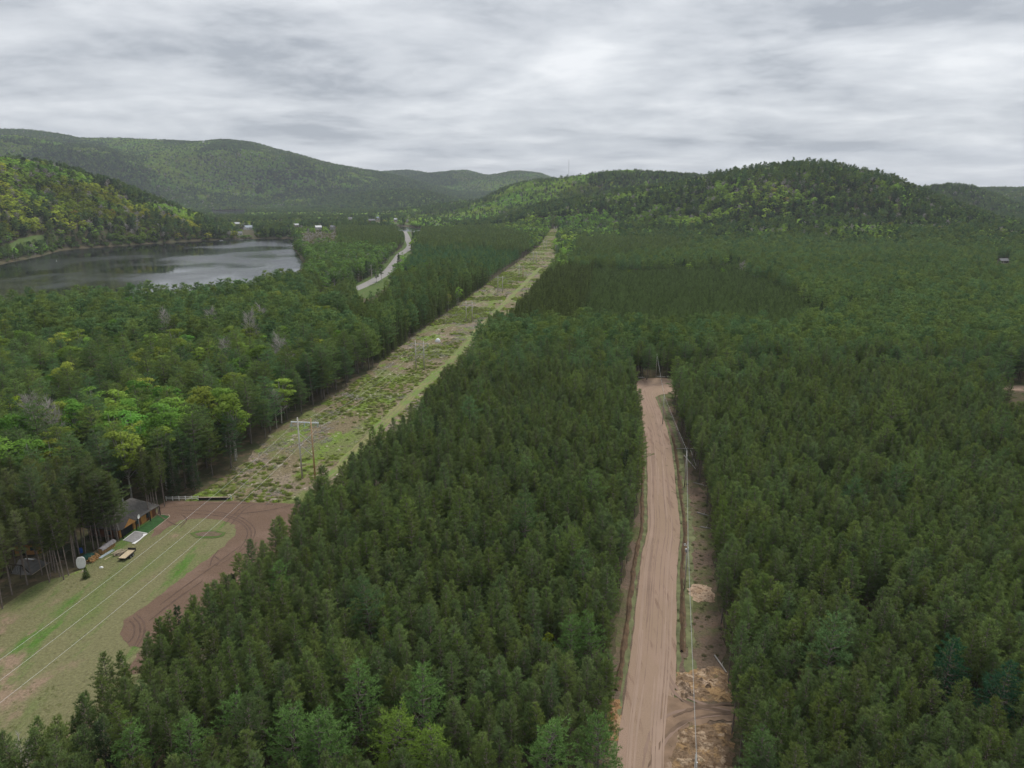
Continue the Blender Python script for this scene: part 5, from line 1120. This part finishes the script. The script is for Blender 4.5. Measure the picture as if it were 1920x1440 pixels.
MB().box((-.8, -2.05, 1.1), (1.0, .1, 2.1)).build('door', M_DARKTRIM, c2); MB().box((1.2, -2.05, 1.5), (1.1, .08, .9)).build('window', M_GLASS, c2)
# rail fence at the end of the field
a_, b_ = Vector(gp(312, 938.5)), Vector(gp(372, 937.5)); an = math.atan2(b_.y - a_.y, b_.x - a_.x); ln = (b_ - a_).length
fc = empty('rail_fence', (a_.x, a_.y, 0), an, 'white two rail fence between dirt loop and forest', 'fence'); npst = 6
for k in range(npst): MB().box((ln * k / (npst - 1), 0, .6), (.14, .14, 1.2)).build('post', M_WHITE, fc)
for hz in (.55, 1.0): MB().box((ln / 2, -.09, hz), (ln, .05, .13)).build('rail', M_WHITE, fc)
a_, b_ = Vector(gp(373, 938)), Vector(gp(431, 937.5)); an = math.atan2(b_.y - a_.y, b_.x - a_.x); ln = (b_ - a_).length
bar_ = empty('timber_barrier', (a_.x, a_.y, 0), an, 'low dark timber barrier with pale top at the clearing mouth', 'barrier')
MB().box((ln / 2, 0, .4), (ln, .3, .8)).build('wall', M_DARKTRIM, bar_); MB().box((ln / 2, 0, .85), (ln + .1, .36, .1)).build('cap_board', M_BOARD, bar_)
x, y = gp(434, 938); gpz = empty('gate_post', (x, y, 0), 0, 'white post at the right end of the timber barrier', 'post'); MB().tube((0, 0, 0), (0, 0, 1.5), .1).build('post', M_WHITE, gpz); MB().box((0, -.12, 1.2), (.4, .04, .4)).build('sign_board', simple('pale_green_board', (.4, .55, .45), .6), gpz)

# ================================================================== sand heaps, soil banks, fallen timber by the road
def mound(name, poly_px, amp, mat, label, cat='soil heap', n_=46, seed=1, scale=1.6, kind=None):
    P = G(poly_px); Pn_ = np.array(P); gx = np.linspace(Pn_[:, 0].min(), Pn_[:, 0].max(), n_); gy = np.linspace(Pn_[:, 1].min(), Pn_[:, 1].max(), n_ * 2)
    A, B_ = np.meshgrid(gx, gy, indexing='ij'); d = polydist(A, B_, P); ins = inpoly(A, B_, P); d = np.where(ins, d, -d)
    d = d + (fbm(A, B_, 1.2, 3, seed) - .5) * 1.6; w_ = sstep(0, 1.3, d); rg = 1 - np.abs(fbm(A, B_, scale, 4, seed + .7) * 2 - 1)
    Zm = .06 + w_ * amp * (rg ** 2.2 * .8 + .25 * fbm(A, B_, .5, 3, seed + 3)); m = n_ * 2
    i, j = np.where((d[:-1, :-1] > -.15) & (d[1:, 1:] > -.15)); q = np.stack([i * m + j, (i + 1) * m + j, (i + 1) * m + j + 1, i * m + j + 1], -1)
    used = np.unique(q); re_ = np.full(A.size, -1); re_[used] = np.arange(len(used)); cx, cy_ = A.ravel()[used].mean(), B_.ravel()[used].mean()
    V = np.stack([A.ravel()[used] - cx, B_.ravel()[used] - cy_, Zm.ravel()[used]], -1)
    o = link(bpy.data.objects.new(name, mesh_np(name, V, re_[q], mat, smooth=True))); o.location = (cx, cy_, 0)
    if kind: tag(o, label, kind=kind)
    else: tag(o, label, cat)
M_CHURN = layered('churned_sand', [(0.35, 0.46, 0.58, (0.36, 0.235, 0.12), 3, (1, 1)), (0.55, 0.53, 0.62, (0.50, 0.37, 0.255), 6, (1, 1)), (0.9, 0.52, 0.64, (0.15, 0.095, 0.055), 4, (1, 1)), (0.25, 0.58, 0.68, (0.13, 0.13, 0.05), 9, (1, 1))], (0.24, 0.165, 0.105), bump=1.0, bscale=2.5, fine=(3, .3))
sheet('side_track', G([(1240, 1300), (1262, 1308), (1290, 1318), (1380, 1326), (1385, 1352), (1330, 1352), (1290, 1372), (1262, 1412), (1250, 1440), (1225, 1440)]), .118, simple('side_track_sand', (.25, .17, .115), .95, nscale=.5, namt=.25, bump=.4), amp=.35, step=.8)
mound('churned_ground', [(1266, 1368), (1300, 1358), (1372, 1356), (1374, 1440), (1258, 1446), (1256, 1420)], .55, M_CHURN, 'churned orange sand below the side track', kind='structure', n_=90, seed=3, scale=2.2)
mound('churned_ground', [(1270, 1262), (1345, 1250), (1368, 1262), (1372, 1318), (1310, 1314), (1268, 1300)], .40, M_CHURN, 'churned sandy soil above the side track', kind='structure', n_=80, seed=5, scale=2.0)
mound('soil_heap', [(1264, 1282), (1275, 1275), (1292, 1278), (1302, 1292), (1304, 1308), (1284, 1316), (1267, 1300)], 1.5, M_SANDPILE, 'pale sand heap touching the road at the side track', seed=11)
mound('soil_heap', [(1315, 1260), (1325, 1254), (1345, 1256), (1346, 1262), (1325, 1268)], 1.3, M_SANDPILE, 'uppermost pale sand ridge above the side track', seed=12)
mound('soil_heap', [(1302, 1276), (1316, 1271), (1334, 1282), (1338, 1294), (1322, 1297), (1312, 1284)], 1.3, M_SANDPILE, 'ragged pale sand heap right of the roadside wires', seed=13)
mound('soil_heap', [(1338, 1375), (1348, 1372), (1360, 1398), (1352, 1406), (1343, 1392)], 1.2, M_SANDPILE, 'narrow pale soil ridge near the lower right pines', seed=14)
mound('soil_heap', [(1288, 1104), (1305, 1096), (1325, 1098), (1340, 1114), (1337, 1128), (1308, 1130), (1293, 1118)], .55, M_SANDPILE, 'pale flat sand heap under the roadside wires', seed=15)
mound('soil_heap', [(1136, 1312), (1162, 1312), (1164, 1360), (1156, 1390), (1138, 1388)], 1.3, M_ORANGE, 'orange sand bank left of the road near the bottom', seed=16)
sheet('dug_pit', G([(1312, 1418), (1318, 1404), (1335, 1400), (1350, 1408), (1352, 1424), (1338, 1436), (1320, 1434)]), .1, simple('pit_soil', (.05, .032, .02), .95), amp=.2)
for (p0, p1, rd, lb) in [((1268, 842), (1300, 842), .14, 'fallen'), ((1283, 855), (1304, 880), .16, None), ((1307, 962), (1328, 968), .18, None), ((1312, 988), (1332, 992), .14, None), ((1295, 845), (1305, 874), .12, None), ((1300, 905), (1325, 912), .13, None), ((1196, 709), (1208, 709), .3, None), ((1232, 707), (1262, 708), .25, None), ((1340, 1230), (1362, 1262), .15, None)]:
    a_, b_ = gp(*p0), gp(*p1); o = MB().tube((a_[0], a_[1], rd), (b_[0], b_[1], rd * 1.1), rd, rd * .7, 8).tube(((a_[0] * .4 + b_[0] * .6), (a_[1] * .4 + b_[1] * .6), rd), (a_[0] * .3 + b_[0] * .7 + .3, a_[1] * .3 + b_[1] * .7 + .9, rd + .5), rd * .4, rd * .2, 6).build('fallen_log', M_BARK_GREY)
    tag(o, 'grey fallen trunk lying along the cleared road verge', 'fallen log', 'fallen logs by the sand road')

# ================================================================== far houses, docks, boats, mast
M_HW = simple('white_siding', (.72, .72, .70), .7, namt=.06); M_HB = simple('beige_siding', (.45, .40, .33), .7); M_HBR = simple('brown_siding', (.22, .14, .09), .8)
M_RG = simple('grey_roof', (.22, .22, .23), .8); M_RB = simple('blue_grey_roof', (.25, .30, .36), .6); M_RW = simple('pale_metal_roof', (.62, .63, .64), .4); M_RBR = simple('brown_roof', (.14, .10, .08), .8)
def house(px, py, L_, D_, H_, rz, mw_, mr_, lb):
    x, y = gp(px, py); z = float(terrain(np.array([x]), np.array([y]))[0]); r = empty('house', (x, y, z), rz, lb, 'house', 'houses of the lakeside village')
    MB().box((0, 0, H_ / 2 - .5), (L_, D_, H_ + 1)).build('wall', mw_, r); e_ = .6; pk = H_ + D_ * .42
    MB().add([(-L_ / 2 - e_, -D_ / 2 - e_, H_ - .1), (L_ / 2 + e_, -D_ / 2 - e_, H_ - .1), (L_ / 2 + e_, D_ / 2 + e_, H_ - .1), (-L_ / 2 - e_, D_ / 2 + e_, H_ - .1), (-L_ / 2 - e_, 0, pk), (L_ / 2 + e_, 0, pk)], [(0, 1, 5, 4), (2, 3, 4, 5), (3, 2, 1, 0)]).build('roof', mr_, r)
    MB().add([(s_ * (L_ / 2 - .02), t_, z_) for s_ in (-1, 1) for t_, z_ in ((-D_ / 2, H_), (D_ / 2, H_), (0, pk - .35))], [(2, 1, 0), (3, 4, 5), (0, 1, 4, 3), (1, 2, 5, 4), (2, 0, 3, 5)]).build('gable', mw_, r)
    for k in range(3): MB().box((-L_ / 3 + k * L_ / 3, -D_ / 2 - .05, H_ * .5), (1.4, .1, 1.3)).build('window', M_GLASS, r)
    MB().box((L_ / 6, -D_ / 2 - .06, 1.0), (1.0, .12, 2.1)).build('door', M_DARKTRIM, r)
HM = (M_HW, M_HB, M_HBR, M_HBR); HR = (M_RG, M_RB, M_RW, M_RBR)
for h_ in HOUSES: house(*h_[:6], HM[h_[6]], HR[h_[7]], h_[8])
def dock(px, py, ln, rz, lb):
    x, y = gp(px, py, WATER_Z); r = empty('dock', (x, y, WATER_Z), rz, lb, 'dock'); MB().box((0, 0, .55), (ln, 2.6, .2)).build('deck', M_WHITE, r)
    mb = MB()
    for k in range(5):
        for s_ in (-1, 1): mb.tube((-ln / 2 + .5 + k * (ln - 1) / 4, s_ * 1.1, -2.5), (-ln / 2 + .5 + k * (ln - 1) / 4, s_ * 1.1, .9), .12)
    mb.build('pilings', M_GALV, r)
dock(37, 482.5, 13, .05, 'pale dock with a boat, left lake shore'); dock(111, 469.5, 10, .0, 'thin pale dock standing alone on the left shore'); dock(8, 490, 11, .1, 'greenish dock at the left picture edge'); dock(553, 461.5, 10, .6, 'small dock on the right lake shore'); dock(512, 446.5, 8, .3, 'small dock on the far lake shore')
def boat(px, py, ln, rz, lb):
    x, y = gp(px, py, WATER_Z); r = empty('motorboat', (x, y, WATER_Z), rz, lb, 'boat'); V = []
    for i in range(9):
        t = i / 8; w_ = ln * .19 * (1 - t ** 3) + .02; kz = -.25 + .5 * t ** 3; V += [(-ln / 2 + ln * t, -w_, .75 + .15 * t), (-ln / 2 + ln * t, -w_ * .6, kz), (-ln / 2 + ln * t, w_ * .6, kz), (-ln / 2 + ln * t, w_, .75 + .15 * t)]
    MB().add(V, [(4 * i + j, 4 * i + 4 + j, 4 * i + 5 + j, 4 * i + 1 + j) for i in range(8) for j in range(3)] + [(0, 1, 2, 3)] + [(4 * i + 3, 4 * i + 7, 4 * i + 4, 4 * i) for i in range(8)]).build('hull', M_WHITE, r)
    MB().box((.3, 0, 1.1), (.15, ln * .3, .6)).build('windscreen', M_GLASS, r); MB().box((-ln / 2 - .15, 0, .7), (.35, .4, .8)).build('outboard_motor', M_BLACK, r)
boat(42, 484, 7, .1, 'white motorboat tied at the left dock'); boat(415, 451, 6, .2, 'white motorboat moored at the far lake shore')
x, y = gp(106, 490, WATER_Z); r = empty('buoy', (x, y, WATER_Z), 0, 'tiny white buoy floating alone on the lake', 'buoy'); MB().tube((0, 0, -.3), (0, 0, .7), .5, .4, 10).build('float', M_WHITE, r); MB().tube((0, 0, .7), (0, 0, 2.0), .12).build('staff', M_WHITE, r)
# mast on the ridge
x, y, _z = at_depth(1066, 334, 2400); z = float(terrain(np.array([x]), np.array([y]))[0]); zt = at_depth(1066, 301, 2400)[2]
ms = empty('radio_mast', (x, y, z), 0, 'thin lattice radio mast on the hill against the sky', 'radio mast'); hM = zt - z; M_MAST = simple('mast_steel', (.35, .33, .34), .6, .3)
for k in range(3):
    a = 2 * math.pi * k / 3; MB().tube((.7 * math.cos(a), .7 * math.sin(a), 0), (.5 * math.cos(a), .5 * math.sin(a), hM), .13).build('leg', M_MAST, ms)
mb = MB(); nz = int(hM / 2)
for q in range(nz):
    for k in range(3):
        a, b = 2 * math.pi * k / 3, 2 * math.pi * (k + 1) / 3; z0, z1 = q * hM / nz, (q + 1) * hM / nz; mb.tube((.65 * math.cos(a), .65 * math.sin(a), z0), (.65 * math.cos(b), .65 * math.sin(b), z1), .07, None, 4)
mb.build('lattice', M_MAST, ms); MB().tube((0, 0, hM), (0, 0, hM + 4), .12).build('antenna', M_MAST, ms)

# ================================================================== haze
mh, t = mat_base('valley_air'); n = t.nodes; l = t.links; o_ = n.new('ShaderNodeOutputMaterial'); pv = n.new('ShaderNodeVolumePrincipled')
pv.inputs['Color'].default_value = (.80, .88, 1.0, 1); pv.inputs['Density'].default_value = HAZE; pv.inputs['Anisotropy'].default_value = .0; l.new(pv.outputs[0], o_.inputs['Volume'])
o = MB().box((0, 0, 0), (19500, 19500, 1)).build('haze', mh)
for v in o.data.vertices: v.co.z = -7.0 if v.co.z < 0 else 640.0
tag(o, 'thin blue valley haze', kind='stuff')
